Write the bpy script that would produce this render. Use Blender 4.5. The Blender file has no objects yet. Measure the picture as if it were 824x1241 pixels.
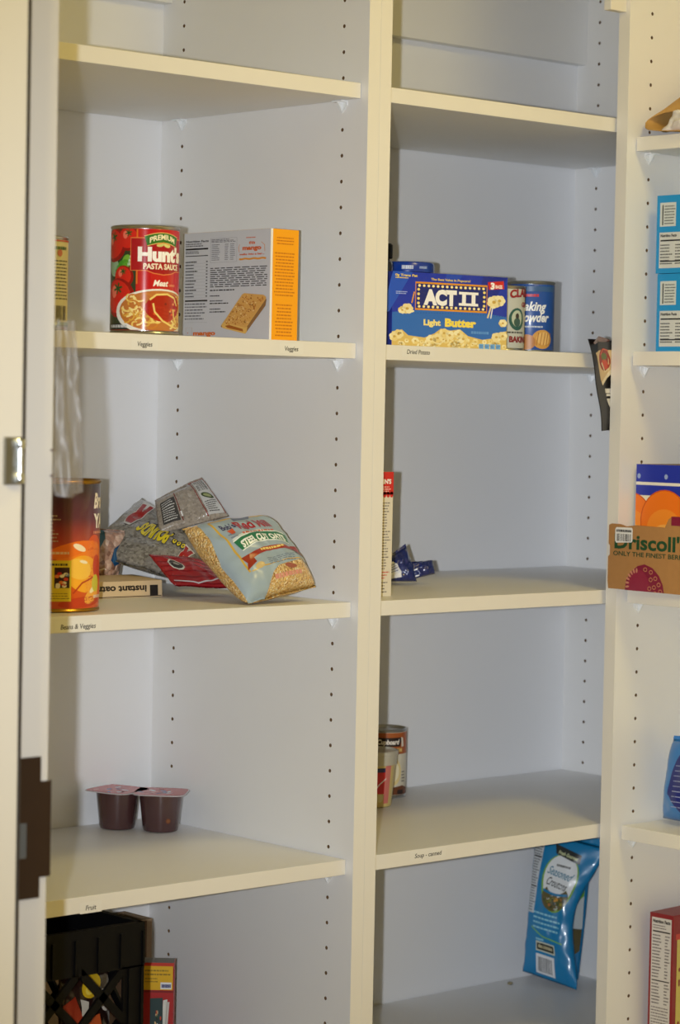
import bpy, bmesh, math, random
from mathutils import Vector, Matrix, noise
sc = bpy.context.scene
COL = sc.collection
V3 = Vector

# ------------------------------------------------------------ camera, light, exposure
cd = bpy.data.cameras.new('camera'); cam = bpy.data.objects.new('camera', cd); COL.objects.link(cam)
CR, CU, CF = V3((0.7426, -0.6695, 0.0195)), V3((0.0124, 0.0428, 0.999)), V3((0.6697, 0.7416, -0.0401))
CAM = V3((-2.1071, -2.2965, -0.5085))
m = Matrix.Identity(4)
for i in range(3):
    m[i][0], m[i][1], m[i][2], m[i][3] = CR[i], CU[i], -CF[i], CAM[i]
cam.matrix_world = m
cd.sensor_fit = 'HORIZONTAL'; cd.sensor_width = 15.8; cd.lens = 3058.46 / 824 * 15.8
cd.dof.use_dof = True; cd.dof.focus_distance = 3.15; cd.dof.aperture_fstop = 5.6
sc.camera = cam
sc.view_settings.view_transform = 'Standard'; sc.view_settings.look = 'None'
sc.view_settings.gamma = 1; sc.view_settings.use_curve_mapping = False
sc.view_settings.exposure = -0.27
w = bpy.data.worlds.new('world'); sc.world = w; w.use_nodes = True
w.node_tree.nodes['Background'].inputs[0].default_value = (0.90, 0.80, 0.60, 1)
w.node_tree.nodes['Background'].inputs[1].default_value = 0.02
def light(name, kind, loc, power, col, size, target=None):
    l = bpy.data.lights.new(name, kind); l.energy = power; l.color = col
    if kind == 'AREA': l.shape = 'DISK'; l.size = size
    else: l.shadow_soft_size = size
    if kind == 'SPOT': l.spot_size = math.radians(44); l.spot_blend = 1.0
    o = bpy.data.objects.new(name, l); COL.objects.link(o); o.location = loc
    if target is not None: o.rotation_euler = (V3(target) - V3(loc)).to_track_quat('-Z', 'Y').to_euler()
    return o
WARM = (1.0, 0.77, 0.25)
light('camera_flash', 'SPOT', CAM - 0.078 * CR, 262, (0.90, 0.94, 1.0), 0.012, CAM + CF * 3 + CR * 0.22)
light('closet_lamp', 'AREA', (0.02, -1.02, 0.60), 11.0, WARM, 0.40, (0.02, -1.02, -2))
light('room_lamp', 'AREA', (-2.9, -0.9, 0.50), 124, WARM, 0.9, (-0.4, -0.6, -0.7))

# ------------------------------------------------------------ materials
def lin(c):
    c = c / 255.0
    return c / 12.92 if c <= 0.04045 else ((c + 0.055) / 1.055) ** 2.4
_m = {}
def mat(name, rgb, rough=0.5, spec=0.5, metal=0.0, coat=0.0, trans=0.0, alpha=1.0, bump=0, bscale=60, var=0):
    """rgb in 0..255 sRGB; fine procedural variation and bump"""
    key = (name, tuple(rgb), rough, metal, coat, trans, alpha, bump, var)
    if key in _m: return _m[key]
    M = bpy.data.materials.new(name); M.use_nodes = True
    nt = M.node_tree; b = nt.nodes['Principled BSDF']
    c = tuple(lin(x) for x in rgb) + (1,)
    b.inputs['Base Color'].default_value = c
    b.inputs['Roughness'].default_value = rough; b.inputs['Metallic'].default_value = metal
    b.inputs['Specular IOR Level'].default_value = spec
    b.inputs['Coat Weight'].default_value = coat; b.inputs['Coat Roughness'].default_value = 0.12
    b.inputs['Transmission Weight'].default_value = trans; b.inputs['Alpha'].default_value = alpha
    M.diffuse_color = c
    if bump or var:
        tc = nt.nodes.new('ShaderNodeTexCoord'); n = nt.nodes.new('ShaderNodeTexNoise')
        n.inputs['Scale'].default_value = bscale; n.inputs['Detail'].default_value = 4
        nt.links.new(tc.outputs['Object'], n.inputs['Vector'])
        if bump:
            bp = nt.nodes.new('ShaderNodeBump'); bp.inputs['Strength'].default_value = bump; bp.inputs['Distance'].default_value = 0.002
            nt.links.new(n.outputs['Fac'], bp.inputs['Height']); nt.links.new(bp.outputs['Normal'], b.inputs['Normal'])
        if var:
            r = nt.nodes.new('ShaderNodeMixRGB'); r.blend_type = 'MIX'
            r.inputs[1].default_value = tuple(x * (1 - var) for x in c[:3]) + (1,)
            r.inputs[2].default_value = tuple(min(1, x * (1 + var)) for x in c[:3]) + (1,)
            nt.links.new(n.outputs['Fac'], r.inputs[0]); nt.links.new(r.outputs[0], b.inputs['Base Color'])
    _m[key] = M
    return M
def grain(name, cols, scale, rough=0.4, bump=0.6, coat=0.3):
    """small kernels: voronoi cells with ramp colours"""
    M = bpy.data.materials.new(name); M.use_nodes = True; nt = M.node_tree; b = nt.nodes['Principled BSDF']
    tc = nt.nodes.new('ShaderNodeTexCoord'); v = nt.nodes.new('ShaderNodeTexVoronoi'); v.inputs['Scale'].default_value = scale
    nt.links.new(tc.outputs['Object'], v.inputs['Vector'])
    sp = nt.nodes.new('ShaderNodeSeparateColor'); nt.links.new(v.outputs['Color'], sp.inputs[0])
    r = nt.nodes.new('ShaderNodeValToRGB'); e = r.color_ramp.elements
    while len(e) < len(cols): e.new(0.5)
    for i, c in enumerate(cols):
        e[i].position = i / max(1, len(cols) - 1); e[i].color = tuple(lin(x) for x in c) + (1,)
    nt.links.new(sp.outputs[0], r.inputs[0]); nt.links.new(r.outputs[0], b.inputs['Base Color'])
    bp = nt.nodes.new('ShaderNodeBump'); bp.inputs['Strength'].default_value = bump; bp.inputs['Distance'].default_value = 0.003; bp.invert = True
    nt.links.new(v.outputs['Distance'], bp.inputs['Height']); nt.links.new(bp.outputs['Normal'], b.inputs['Normal'])
    b.inputs['Roughness'].default_value = rough; b.inputs['Coat Weight'].default_value = coat; b.inputs['Coat Roughness'].default_value = 0.2
    return M
PAINT = mat('white_melamine', (234, 234, 233), 0.42, var=0.02, bscale=9)
EDGE = mat('cream_edge_band', (232, 229, 221), 0.45, var=0.02, bscale=14)
BACK = mat('white_backing', (238, 239, 241), 0.5, var=0.02, bscale=5)
JAMBM = mat('white_gloss_trim_paint', (202, 200, 197), 0.4, bump=0.05, bscale=30)
WALLM = mat('wall_paint', (214, 208, 192), 0.8, bump=0.15, bscale=120)
HOLEM = mat('particle_board_core', (120, 92, 60), 0.9)
FLOORM = mat('floor_vinyl', (168, 156, 138), 0.5, var=0.12, bscale=6)
CLIP = mat('clear_white_plastic', (235, 238, 240), 0.25, coat=0.4)
TIN = mat('tin_steel', (188, 188, 186), 0.28, metal=1.0)
GOLD = mat('gold_tin', (176, 132, 48), 0.3, metal=1.0)
CHROME = mat('chrome', (215, 220, 222), 0.18, metal=1.0)
BLACK = mat('black_plastic', (13, 13, 15), 0.55, spec=0.15, bump=0.1, bscale=200)
CARD = mat('kraft_cardboard', (150, 128, 102), 0.85, var=0.1, bscale=90, bump=0.08)
BRONZE = mat('dark_bronze', (50, 34, 28), 0.45, metal=0.35, var=0.15, bscale=60)

# ------------------------------------------------------------ mesh builder
class MB:
    def __init__(s): s.v = []; s.f = []; s.mi = []; s.mats = []
    def mid(s, m):
        if m not in s.mats: s.mats.append(m)
        return s.mats.index(m)
    def add(s, vs, fs, m):
        k = len(s.v); s.v += [V3(p) for p in vs]; i = s.mid(m)
        for f in fs: s.f.append([a + k for a in f]); s.mi.append(i)
    def hexa(s, p, m, faces=None):
        """8 corners: bottom 0-3 ccw seen from above, top 4-7; faces: optional dict of materials"""
        F = {'b': (3, 2, 1, 0), 't': (4, 5, 6, 7), 'f': (0, 1, 5, 4), 'r': (1, 2, 6, 5), 'k': (2, 3, 7, 6), 'l': (3, 0, 4, 7)}
        k = len(s.v); s.v += [V3(q) for q in p]
        for n, f in F.items():
            mm = (faces or {}).get(n, m)
            if mm is None: continue
            s.f.append([a + k for a in f]); s.mi.append(s.mid(mm))
    def box(s, x0, x1, y0, y1, z0, z1, m, faces=None):
        s.hexa([(x0, y0, z0), (x1, y0, z0), (x1, y1, z0), (x0, y1, z0), (x0, y0, z1), (x1, y0, z1), (x1, y1, z1), (x0, y1, z1)], m, faces)
    def obox(s, o, u, v, w, m, faces=None):
        """origin corner, edges u (right), v (back), w (up)"""
        o, u, v, w = map(V3, (o, u, v, w))
        s.hexa([o, o + u, o + u + v, o + v, o + w, o + u + w, o + u + v + w, o + v + w], m, faces)
    def lathe(s, c, prof, m, n=48, mats=None, caps=(True, True), a0=0.0):
        """prof: list of (r, z); mats: per-segment materials"""
        c = V3(c); k = len(s.v)
        for r, z in prof:
            for j in range(n):
                a = a0 + 2 * math.pi * j / n
                s.v.append(c + V3((r * math.cos(a), r * math.sin(a), z)))
        for i in range(len(prof) - 1):
            mm = s.mid(mats[i] if mats else m)
            for j in range(n):
                s.f.append([k + i * n + j, k + i * n + (j + 1) % n, k + (i + 1) * n + (j + 1) % n, k + (i + 1) * n + j]); s.mi.append(mm)
        if caps[0]: s.f.append([k + j for j in range(n)][::-1]); s.mi.append(s.mid(mats[0] if mats else m))
        if caps[1]: s.f.append([k + (len(prof) - 1) * n + j for j in range(n)]); s.mi.append(s.mid(mats[-1] if mats else m))
    def tube(s, pts, r, m, n=8):
        k = len(s.v); pts = [V3(p) for p in pts]
        for i, p in enumerate(pts):
            t = (pts[min(i + 1, len(pts) - 1)] - pts[max(i - 1, 0)]).normalized()
            a = t.cross(V3((0, 0, 1)))
            if a.length < 1e-3: a = t.cross(V3((0, 1, 0)))
            a.normalize(); b = t.cross(a)
            for j in range(n):
                q = 2 * math.pi * j / n; s.v.append(p + r * (math.cos(q) * a + math.sin(q) * b))
        mi = s.mid(m)
        for i in range(len(pts) - 1):
            for j in range(n):
                s.f.append([k + i * n + j, k + i * n + (j + 1) % n, k + (i + 1) * n + (j + 1) % n, k + (i + 1) * n + j]); s.mi.append(mi)
        s.f.append([k + j for j in range(n)][::-1]); s.mi.append(mi)
        s.f.append([k + (len(pts) - 1) * n + j for j in range(n)]); s.mi.append(mi)
    def prism(s, pts, d, m):
        """closed 3D polygon extruded along vector d"""
        d = V3(d); n = len(pts); k = len(s.v); s.v += [V3(p) for p in pts] + [V3(p) + d for p in pts]; mi = s.mid(m)
        s.f.append([k + j for j in range(n)][::-1]); s.mi.append(mi); s.f.append([k + n + j for j in range(n)]); s.mi.append(mi)
        for j in range(n):
            s.f.append([k + j, k + (j + 1) % n, k + n + (j + 1) % n, k + n + j]); s.mi.append(mi)
ROOT = {}
def link(o, parent=None, label=None, cat=None, group=None, kind=None):
    COL.objects.link(o)
    if parent is not None: o.parent = parent
    for k, v in (('label', label), ('category', cat), ('group', group), ('kind', kind)):
        if v: o[k] = v
    return o
def build(name, mb, parent=None, smooth=None, bevel=0, recalc=True, **kw):
    off = ROOT.get(parent.name, V3((0, 0, 0))) if parent is not None else None
    if off is None:                                   # top-level mesh: origin at base centre
        xs = [p.x for p in mb.v]; ys = [p.y for p in mb.v]; zs = [p.z for p in mb.v]
        off = V3(((min(xs) + max(xs)) / 2, (min(ys) + max(ys)) / 2, min(zs)))
    me = bpy.data.meshes.new(name); me.from_pydata([tuple(p - off) for p in mb.v], [], mb.f)
    for mm in mb.mats: me.materials.append(mm)
    me.polygons.foreach_set('material_index', mb.mi)
    if recalc:
        b = bmesh.new(); b.from_mesh(me); bmesh.ops.recalc_face_normals(b, faces=b.faces); b.to_mesh(me); b.free()
    if smooth is not None:
        me.polygons.foreach_set('use_smooth', [True] * len(me.polygons)); me.set_sharp_from_angle(angle=math.radians(smooth))
    o = bpy.data.objects.new(name, me)
    if parent is None: o.location = off
    link(o, parent, **kw); ROOT[o.name] = off
    if bevel:
        bm_ = o.modifiers.new('bevel', 'BEVEL'); bm_.width = bevel; bm_.segments = 2; bm_.limit_method = 'ANGLE'; bm_.angle_limit = math.radians(40)
    return o
def thing(name, loc, label, cat, group=None):
    o = bpy.data.objects.new(name, None); o.location = loc; o.empty_display_size = 0.02
    link(o, None, label, cat, group); ROOT[o.name] = V3(loc)
    return o

# ------------------------------------------------------------ printed artwork (flat shapes laid on a surface)
_txt = {}
def text_tris(s, bold, shear):
    k = (s, bold, shear)
    if k in _txt: return _txt[k]
    cu = bpy.data.curves.new('t', 'FONT'); cu.body = s; cu.size = 1; cu.offset = bold; cu.shear = shear; cu.resolution_u = 3
    cu.align_x = 'CENTER'; cu.align_y = 'BOTTOM_BASELINE'
    ob = bpy.data.objects.new('t', cu); COL.objects.link(ob)
    dg = bpy.context.evaluated_depsgraph_get(); dg.update()
    me = bpy.data.meshes.new_from_object(ob.evaluated_get(dg))
    vs = [(v.co.x, v.co.y) for v in me.vertices]; fs = [list(p.vertices) for p in me.polygons]
    bpy.data.objects.remove(ob); bpy.data.curves.remove(cu); bpy.data.meshes.remove(me)
    if vs:
        xs = [v[0] for v in vs]; w_ = max(xs) - min(xs); c = (max(xs) + min(xs)) / 2
        vs = [(x - c, y) for x, y in vs]
    else: w_ = 1
    _txt[k] = (vs, fs, w_)
    return _txt[k]
def ink(rgb, rough=0.38): return mat('ink_%02x%02x%02x' % tuple(int(c) for c in rgb), rgb, rough)
class Art:
    """2D drawing, y up by default; yd=True for y down authoring"""
    def __init__(s, yd=False, rough=0.38): s.it = []; s.s = -1 if yd else 1; s.L = 0; s.rough = rough; s.rnd = random.Random(7)
    def poly(s, pts, col, lay=None): s.it.append(([(x, y) for x, y in pts], None, col, s.L if lay is None else lay))
    def rect(s, x0, y0, x1, y1, col, lay=None): s.poly([(x0, y0), (x1, y0), (x1, y1), (x0, y1)], col, lay)
    def ell(s, cx, cy, rx, ry, col, lay=None, rot=0, n=20, a0=0, a1=360):
        c, d = math.cos(math.radians(rot)), math.sin(math.radians(rot)); pts = []
        for i in range(n + (a1 - a0 < 360)):
            a = math.radians(a0 + (a1 - a0) * i / n); x, y = rx * math.cos(a), ry * math.sin(a)
            pts.append((cx + c * x - d * y, cy + d * x + c * y))
        s.poly(pts, col, lay)
    def stroke(s, pts, w, col, lay=None, closed=False):
        L = []; R = []; n = len(pts)
        for i in range(n):
            a = pts[i - 1] if (i or closed) else pts[i]; b = pts[(i + 1) % n] if (i < n - 1 or closed) else pts[i]
            dx, dy = b[0] - a[0], b[1] - a[1]; l = math.hypot(dx, dy) or 1
            L.append((pts[i][0] - dy / l * w / 2, pts[i][1] + dx / l * w / 2)); R.append((pts[i][0] + dy / l * w / 2, pts[i][1] - dx / l * w / 2))
        vs = L + R; fs = []
        for i in range(n - 1 + closed):
            j = (i + 1) % n; fs.append([i, j, n + j, n + i])
        s.it.append((vs, fs, col, s.L if lay is None else lay))
    def frame(s, x0, y0, x1, y1, w, col, lay=None): s.stroke([(x0, y0), (x1, y0), (x1, y1), (x0, y1)], w, col, lay, True)
    def text(s, t, cx, cy, h, col, w=None, bold=0.0, shear=0.0, rot=0, lay=None, arc=0):
        """cx,cy: centre of the baseline; h: capital height; w: forced width"""
        vs, fs, tw = text_tris(t, bold, shear); k = h / 0.70
        kx = (w / tw) if w else k
        c, d = math.cos(math.radians(rot)), math.sin(math.radians(rot)); out = []
        for x, y in vs:
            X = x * kx; Y = y * k
            if arc and w: Y += arc * (1 - (2 * X / w) ** 2)
            Y *= s.s
            out.append((cx + c * X - d * Y, cy + d * X + c * Y))
        s.it.append((out, fs, col, s.L if lay is None else lay))
    def words(s, x0, y0, x1, y1, n, col, fill=0.55, lay=None, ragged=0.3, center=False):
        """n lines of unreadable small print"""
        h = (y1 - y0) / n; W = x1 - x0
        vs = []; fs = []
        for i in range(n):
            y = y0 + h * i + h * (1 - fill) / 2; e = x1 - W * ragged * s.rnd.random(); x = x0
            if center: x = x0 + (x1 - e) / 2; e = x + (e - x0) * 0.98
            while x < e - W * 0.02:
                l = min(e - x, W * s.rnd.uniform(0.05, 0.16)); k = len(vs)
                vs += [(x, y), (x + l, y), (x + l, y + h * fill), (x, y + h * fill)]; fs.append([k, k + 1, k + 2, k + 3]); x += l + W * 0.025
        s.it.append((vs, fs, col, s.L if lay is None else lay))
    def bars(s, x0, y0, x1, y1, col, n=22, horiz=False, lay=None):
        vs = []; fs = []; x = 0; tot = 0; seq = [(s.rnd.uniform(0.4, 1.4), s.rnd.uniform(0.5, 1.3)) for _ in range(n)]
        tot = sum(a + b for a, b in seq)
        for a, b in seq:
            p, q = x / tot, (x + a) / tot; k = len(vs)
            if horiz: vs += [(x0, y0 + (y1 - y0) * p), (x1, y0 + (y1 - y0) * p), (x1, y0 + (y1 - y0) * q), (x0, y0 + (y1 - y0) * q)]
            else: vs += [(x0 + (x1 - x0) * p, y0), (x0 + (x1 - x0) * q, y0), (x0 + (x1 - x0) * q, y1), (x0 + (x1 - x0) * p, y1)]
            fs.append([k, k + 1, k + 2, k + 3]); x += a + b
        s.it.append((vs, fs, col, s.L if lay is None else lay))
    def build(s, name, parent, fmap, maxlen=None, base=0.00025, step=0.00012, clip=None, smooth=None, **kw):
        mb = MB()
        for pts, fs, col, lay in s.it:
            b = bmesh.new(); vv = [b.verts.new((x, y, 0)) for x, y in pts]
            if fs is None: fs = [list(range(len(pts)))]
            for f in fs:
                try: b.faces.new([vv[i] for i in f])
                except Exception: pass
            if maxlen:
                bmesh.ops.triangulate(b, faces=b.faces)
                for _ in range(7):
                    ed = [e for e in b.edges if e.calc_length() > maxlen]
                    if not ed: break
                    bmesh.ops.subdivide_edges(b, edges=ed, cuts=1); bmesh.ops.triangulate(b, faces=b.faces)
            if clip:
                for co, no in clip:
                    bmesh.ops.bisect_plane(b, geom=b.verts[:] + b.edges[:] + b.faces[:], plane_co=co, plane_no=no, clear_outer=True)
            b.verts.index_update()
            mb.add([fmap(v.co.x, v.co.y, base + step * lay) for v in b.verts], [[v.index for v in f.verts] for f in b.faces], ink(col, s.rough) if not hasattr(col, 'node_tree') else col)
            b.free()
        return build(name, mb, parent, recalc=False, smooth=smooth, **kw)
def boxclip(x0, y0, x1, y1): return [((x0, 0, 0), (-1, 0, 0)), ((x1, 0, 0), (1, 0, 0)), ((0, y0, 0), (0, -1, 0)), ((0, y1, 0), (0, 1, 0))]
def planemap(O, U, V, N):
    O, U, V, N = V3(O), V3(U), V3(V), V3(N).normalized()
    return lambda x, y, n: O + U * x + V * y + N * n
def facemap(TL, TR, BL, W, H, N):
    """art authored in W x H units, y down from the top left corner"""
    TL, TR, BL = V3(TL), V3(TR), V3(BL)
    return planemap(TL, (TR - TL) / W, (BL - TL) / H, N)
def cylmap(c, r, a0=None):
    c = V3(c)
    if a0 is None: a0 = math.atan2(CAM.y - c.y, CAM.x - c.x)
    return lambda x, y, n: c + V3(((r + n) * math.cos(a0 + x / r), (r + n) * math.sin(a0 + x / r), y))

# ------------------------------------------------------------ room shell
FZ = -1.80; CZ = 0.66
def slab(name, x0, x1, y0, y1, z0, z1, m):
    mb = MB(); mb.box(x0, x1, y0, y1, z0, z1, m); return build(name, mb, kind='structure')
slab('floor', -4.2, 1.1, -4.0, 0.60, FZ - 0.05, FZ, FLOORM)
slab('ceiling', -0.95, 1.1, -2.4, 0.60, CZ, CZ + 0.05, mat('ceiling_paint', (228, 224, 214), 0.9))
slab('wall_back', -0.95, 1.1, 0.430, 0.50, FZ, CZ, WALLM)
slab('wall_right', 0.90, 0.97, -2.3, 0.43, FZ, CZ, WALLM)
slab('wall_near', -0.92, 0.97, -2.37, -2.30, FZ, CZ, WALLM)
slab('wall_left', -0.92, -0.8135, -0.467, 0.43, FZ, CZ, WALLM)
slab('wall_front', -0.92, -0.8135, -2.30, -2.10, FZ, CZ, WALLM)
slab('wall_header', -0.92, -0.8135, -2.10, -0.467, 0.26, CZ, WALLM)
# door frame: far rebate, black seal, stop board nearer the camera
t = thing('door_1', (-0.86, -0.9, FZ), None, None); t['kind'] = 'structure'
mb = MB(); mb.box(-0.925, -0.813, -0.487, -0.4675, FZ + 0.001, 0.255, JAMBM); build('jamb', mb, t, bevel=0.001)
mb = MB(); mb.box(-0.925, -0.813, -2.098, -2.078, FZ + 0.001, 0.255, JAMBM); build('jamb', mb, t, bevel=0.001)
mb = MB(); mb.box(-0.925, -0.813, -2.077, -0.4885, 0.235, 0.255, JAMBM); build('jamb_head', mb, t, bevel=0.001)
mb = MB(); mb.box(-0.905, -0.8535, -0.499, -0.4871, FZ + 0.001, 0.234, JAMBM); build('door_stop', mb, t, bevel=0.0015)
mb = MB(); mb.tube([(-0.8492, -0.4905, FZ + 0.002), (-0.8492, -0.4905, 0.233)], 0.0036, mat('rubber_seal', (52, 48, 52), 0.6)); build('weather_seal', mb, t, smooth=60)
# bronze strike plate with lip and latch hole
mb = MB(); P = []
for x, z in ((-0.8485, -0.8165), (-0.8215, -0.8165), (-0.8215, -0.8385), (-0.8105, -0.8385), (-0.8105, -0.9235), (-0.8215, -0.9235), (-0.8215, -0.9415), (-0.8485, -0.9415)):
    P.append((x, -0.4886, z))
mb.prism(P, (0, 0.0015, 0), BRONZE)
mb.prism([(-0.8105, -0.4886, -0.8385), (-0.8085, -0.486, -0.8385), (-0.8085, -0.484, -0.8385), (-0.812, -0.4871, -0.8385)], (0, 0, -0.085), BRONZE)
sp = build('strike_plate', mb, t, bevel=0.0006, label='dark bronze strike plate')
mb = MB(); mb.box(-0.8455, -0.8365, -0.4890, -0.4884, -0.905, -0.874, mat('latch_hole_glint', (104, 112, 128), 0.3, metal=0.6)); build('latch_hole', mb, sp, bevel=0.0025)  # hole drawn as a raised patch, its bluish reflection put into the colour
for z in (-0.826, -0.932):
    mb = MB(); mb.lathe((-0.8365, -0.4888, z), [(0.0032, 0)], BRONZE); 
# chrome catch on the stop board
ca = MB(); ca.box(-0.874, -0.8565, -0.5025, -0.4991, -0.5775, -0.5365, mat('brushed_steel', (128, 128, 126), 0.35, metal=0.9))
cc = build('chrome_catch', ca, t, bevel=0.0008, label='chrome catch plate with pin')
ca = MB(); ca.tube([(-0.8600, -0.5045, -0.5755), (-0.8600, -0.5045, -0.5385)], 0.0028, CHROME, 12)
for z in (-0.572, -0.542): ca.lathe((-0.8600, -0.5045, z - 0.004), [(0.0038, 0), (0.0042, 0.001), (0.0042, 0.007), (0.0038, 0.008)], CHROME, 16)
build('pin', ca, cc, smooth=50)
for z in (-0.5475, -0.5700):
    mb = MB(); mb.prism([(-0.8165, -0.4874, z), (-0.8130, -0.4874, z + 0.0012), (-0.8128, -0.4874, z - 0.001), (-0.815, -0.4874, z - 0.0015)], (0, 0.0006, 0), mat('chipped_paint', (110, 96, 92), 0.9)); build('paint_chip', mb, t)

# ------------------------------------------------------------ shelving carcasses
ZT = 0.60
def holed(mb, O, A, N, a0, a1, z0, z1, rows, zoff, m):
    """panel face in the plane through O spanned by A (horizontal) and Z, outward normal N, with rows of 5 mm shelf-pin holes"""
    O, A, N = V3(O), V3(A), V3(N); Z = V3((0, 0, 1)); hw = 0.006; r = 0.0025
    Pt = lambda a, z, d=0: O + A * a + Z * z - N * d
    zs = [-0.032 * i + zoff for i in range(-17, 53)]; zs = [z for z in zs if z0 + 0.03 < z < z1 - 0.03]
    cuts = [a0]
    for c in rows: cuts += [c - hw, c + hw]
    cuts.append(a1)
    for i in range(0, len(cuts), 2): mb.add([Pt(cuts[i], z0), Pt(cuts[i + 1], z0), Pt(cuts[i + 1], z1), Pt(cuts[i], z1)], [(0, 1, 2, 3)], m)
    for c in rows:
        top = zs[0] + 0.016; bot = zs[-1] - 0.016
        mb.add([Pt(c - hw, top), Pt(c + hw, top), Pt(c + hw, z1), Pt(c - hw, z1)], [(0, 1, 2, 3)], m)
        mb.add([Pt(c - hw, z0), Pt(c + hw, z0), Pt(c + hw, bot), Pt(c - hw, bot)], [(0, 1, 2, 3)], m)
        for z in zs:
            out = [(hw, 0), (hw, .016), (0, .016), (-hw, .016), (-hw, 0), (-hw, -.016), (0, -.016), (hw, -.016)]
            inn = [(r * math.cos(math.pi * j / 4), r * math.sin(math.pi * j / 4)) for j in range(8)]
            vs = [Pt(c + a, z + b) for a, b in out] + [Pt(c + a, z + b) for a, b in inn] + [Pt(c + a, z + b, 0.009) for a, b in inn]
            mb.add(vs, [(j, (j + 1) % 8, 8 + (j + 1) % 8, 8 + j) for j in range(8)], m)
            mb.add(vs[8:], [(j, (j + 1) % 8, 8 + (j + 1) % 8, 8 + j) for j in range(8)] + [(8, 9, 10, 11, 12, 13, 14, 15)], HOLEM)
BZ = -1.735
def upright(name, parent, x0, x1, y0, y1, holes, rows, zoff, edge='f'):
    """vertical board; holes: which side(s) have pin holes, 'l','r' (X faces) or 'f' (Y front face)"""
    mb = MB(); fc = {edge: EDGE}
    for h in holes: fc[h] = None
    mb.box(x0, x1, y0, y1, FZ + 0.001, ZT, PAINT, fc)
    if 'l' in holes: holed(mb, (x0, 0, 0), (0, 1, 0), (-1, 0, 0), y0, y1, FZ + 0.001, ZT, rows, zoff, PAINT)
    if 'r' in holes: holed(mb, (x1, 0, 0), (0, 1, 0), (1, 0, 0), y0, y1, FZ + 0.001, ZT, rows, zoff, PAINT)
    if 'f' in holes: holed(mb, (0, y0, 0), (1, 0, 0), (0, -1, 0), x0, x1, FZ + 0.001, ZT, rows, zoff, PAINT)
    return build(name, mb, parent, recalc=False)
def clip(parent, p, out, side):
    """shelf support pin with a small triangular brace below the shelf; out: from the panel, side: along the panel"""
    p, out, side = V3(p), V3(out), V3(side); z = V3((0, 0, 1)); mb = MB()
    a, b = p - side * 0.009, p + side * 0.009
    mb.prism([a, b, b - z * 0.006, p - z * 0.0155, a - z * 0.006], out * 0.002, CLIP)
    mb.prism([a + out * 0.002, b + out * 0.002, b + out * 0.011, a + out * 0.011], (0, 0, -0.002), CLIP)
    mb.prism([p + out * 0.002 - side * 0.0012 - z * 0.002, p + out * 0.010 - side * 0.0012 - z * 0.002, p + out * 0.002 - side * 0.0012 - z * 0.014], side * 0.0024, CLIP)
    return build('shelf_support', mb, parent)
def shelfz(i): return [-0.1050, -0.4248, -0.7458, -1.0672, -1.3870, -1.7050][i]
TH = 0.0192
# left unit
lu = thing('shelving_unit', (-0.4, 0.2, FZ), 'tall white shelving unit on the left, behind the door jamb', 'shelving unit')
upright('side_panel', lu, 0.0, TH, 0, 0.41, 'l', (0.0463, 0.3657), 0)
upright('side_panel', lu, -0.80, -0.781, 0, 0.41, 'r', (0.0463, 0.3657), 0)
mb = MB(); mb.box(-0.80, TH, 0.4101, 0.4220, FZ + 0.001, ZT, BACK); build('back_panel', mb, lu)
mb = MB(); mb.box(-0.7805, -0.0003, 0.391, 0.4099, 0.0325, 0.16, PAINT); build('hanging_rail', mb, lu, bevel=0.0006)
mb = MB(); mb.box(-0.7805, -0.0003, 0.0, 0.4095, ZT - 0.019, ZT - 0.0005, PAINT, {'f': EDGE}); build('top_panel', mb, lu)
for i in range(5):
    for y in (0.0463, 0.3657):
        for x, o in ((-0.0001, -1), (-0.7809, 1)): clip(lu, (x, y, shelfz(i) - 0.0193), (o, 0, 0), (0, 1, 0))
# middle unit
mu = thing('shelving_unit', (0.43, 0.2, FZ), 'middle white shelving unit, its right part running behind the corner post', 'shelving unit')
upright('side_panel', mu, TH + 0.0003, 2 * TH, 0, 0.41, 'r', (0.0463, 0.3657), 0.004)
upright('side_panel', mu, 0.819, 0.838, 0.0085, 0.41, 'l', (0.0463, 0.3651), 0.00405)
mb = MB(); mb.box(TH + 0.0003, 0.838, 0.4101, 0.4220, FZ + 0.001, ZT, BACK); build('back_panel', mb, mu)
mb = MB(); mb.box(2 * TH + 0.0003, 0.8187, 0.391, 0.4099, 0.0365, 0.16, PAINT); build('hanging_rail', mb, mu, bevel=0.0006)
mb = MB(); mb.box(2 * TH + 0.0003, 0.8187, 0.0085, 0.4095, ZT - 0.019, ZT - 0.0005, PAINT, {'f': EDGE}); build('top_panel', mb, mu)
for i in range(5):
    for y in (0.0463, 0.3651):
        for x, o in ((0.8189, -1), (2 * TH + 0.0001, 1)): clip(mu, (x, y, shelfz(i) - 0.0193), (o, 0, 0), (0, 1, 0))
# right unit (faces the door, turned 90 degrees)
ru = thing('shelving_unit', (0.67, -0.62, FZ), 'right white shelving unit turned toward the door, cut by the photo edge', 'shelving unit')
upright('side_panel', ru, 0.464, 0.879, -0.0120, 0.0072, 'f', (0.5092, 0.835), 0.0056, edge='l')
upright('side_panel', ru, 0.464, 0.879, -2.290, -2.271, '', (), 0, edge='l')
mb = MB(); mb.box(0.8795, 0.891, -2.29, 0.0072, FZ + 0.001, ZT, BACK); build('back_panel', mb, ru)
mb = MB(); mb.box(0.464, 0.879, -2.2705, -0.0125, ZT - 0.019, ZT - 0.0005, PAINT, {'l': EDGE}); build('top_panel', mb, ru)
mb = MB(); mb.box(0.432, 0.4637, -0.006, 0.0065, 0.0352, 0.30, EDGE); build('corner_cleat', mb, ru, bevel=0.0006)
RZ = [-0.1315, -0.4207, -0.7430, -1.0665, -1.3870, -1.7050]
for i in range(5):
    for x in (0.5092, 0.835): clip(ru, (x, -0.0121, RZ[i] - 0.0193), (0, -1, 0), (1, 0, 0))

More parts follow.
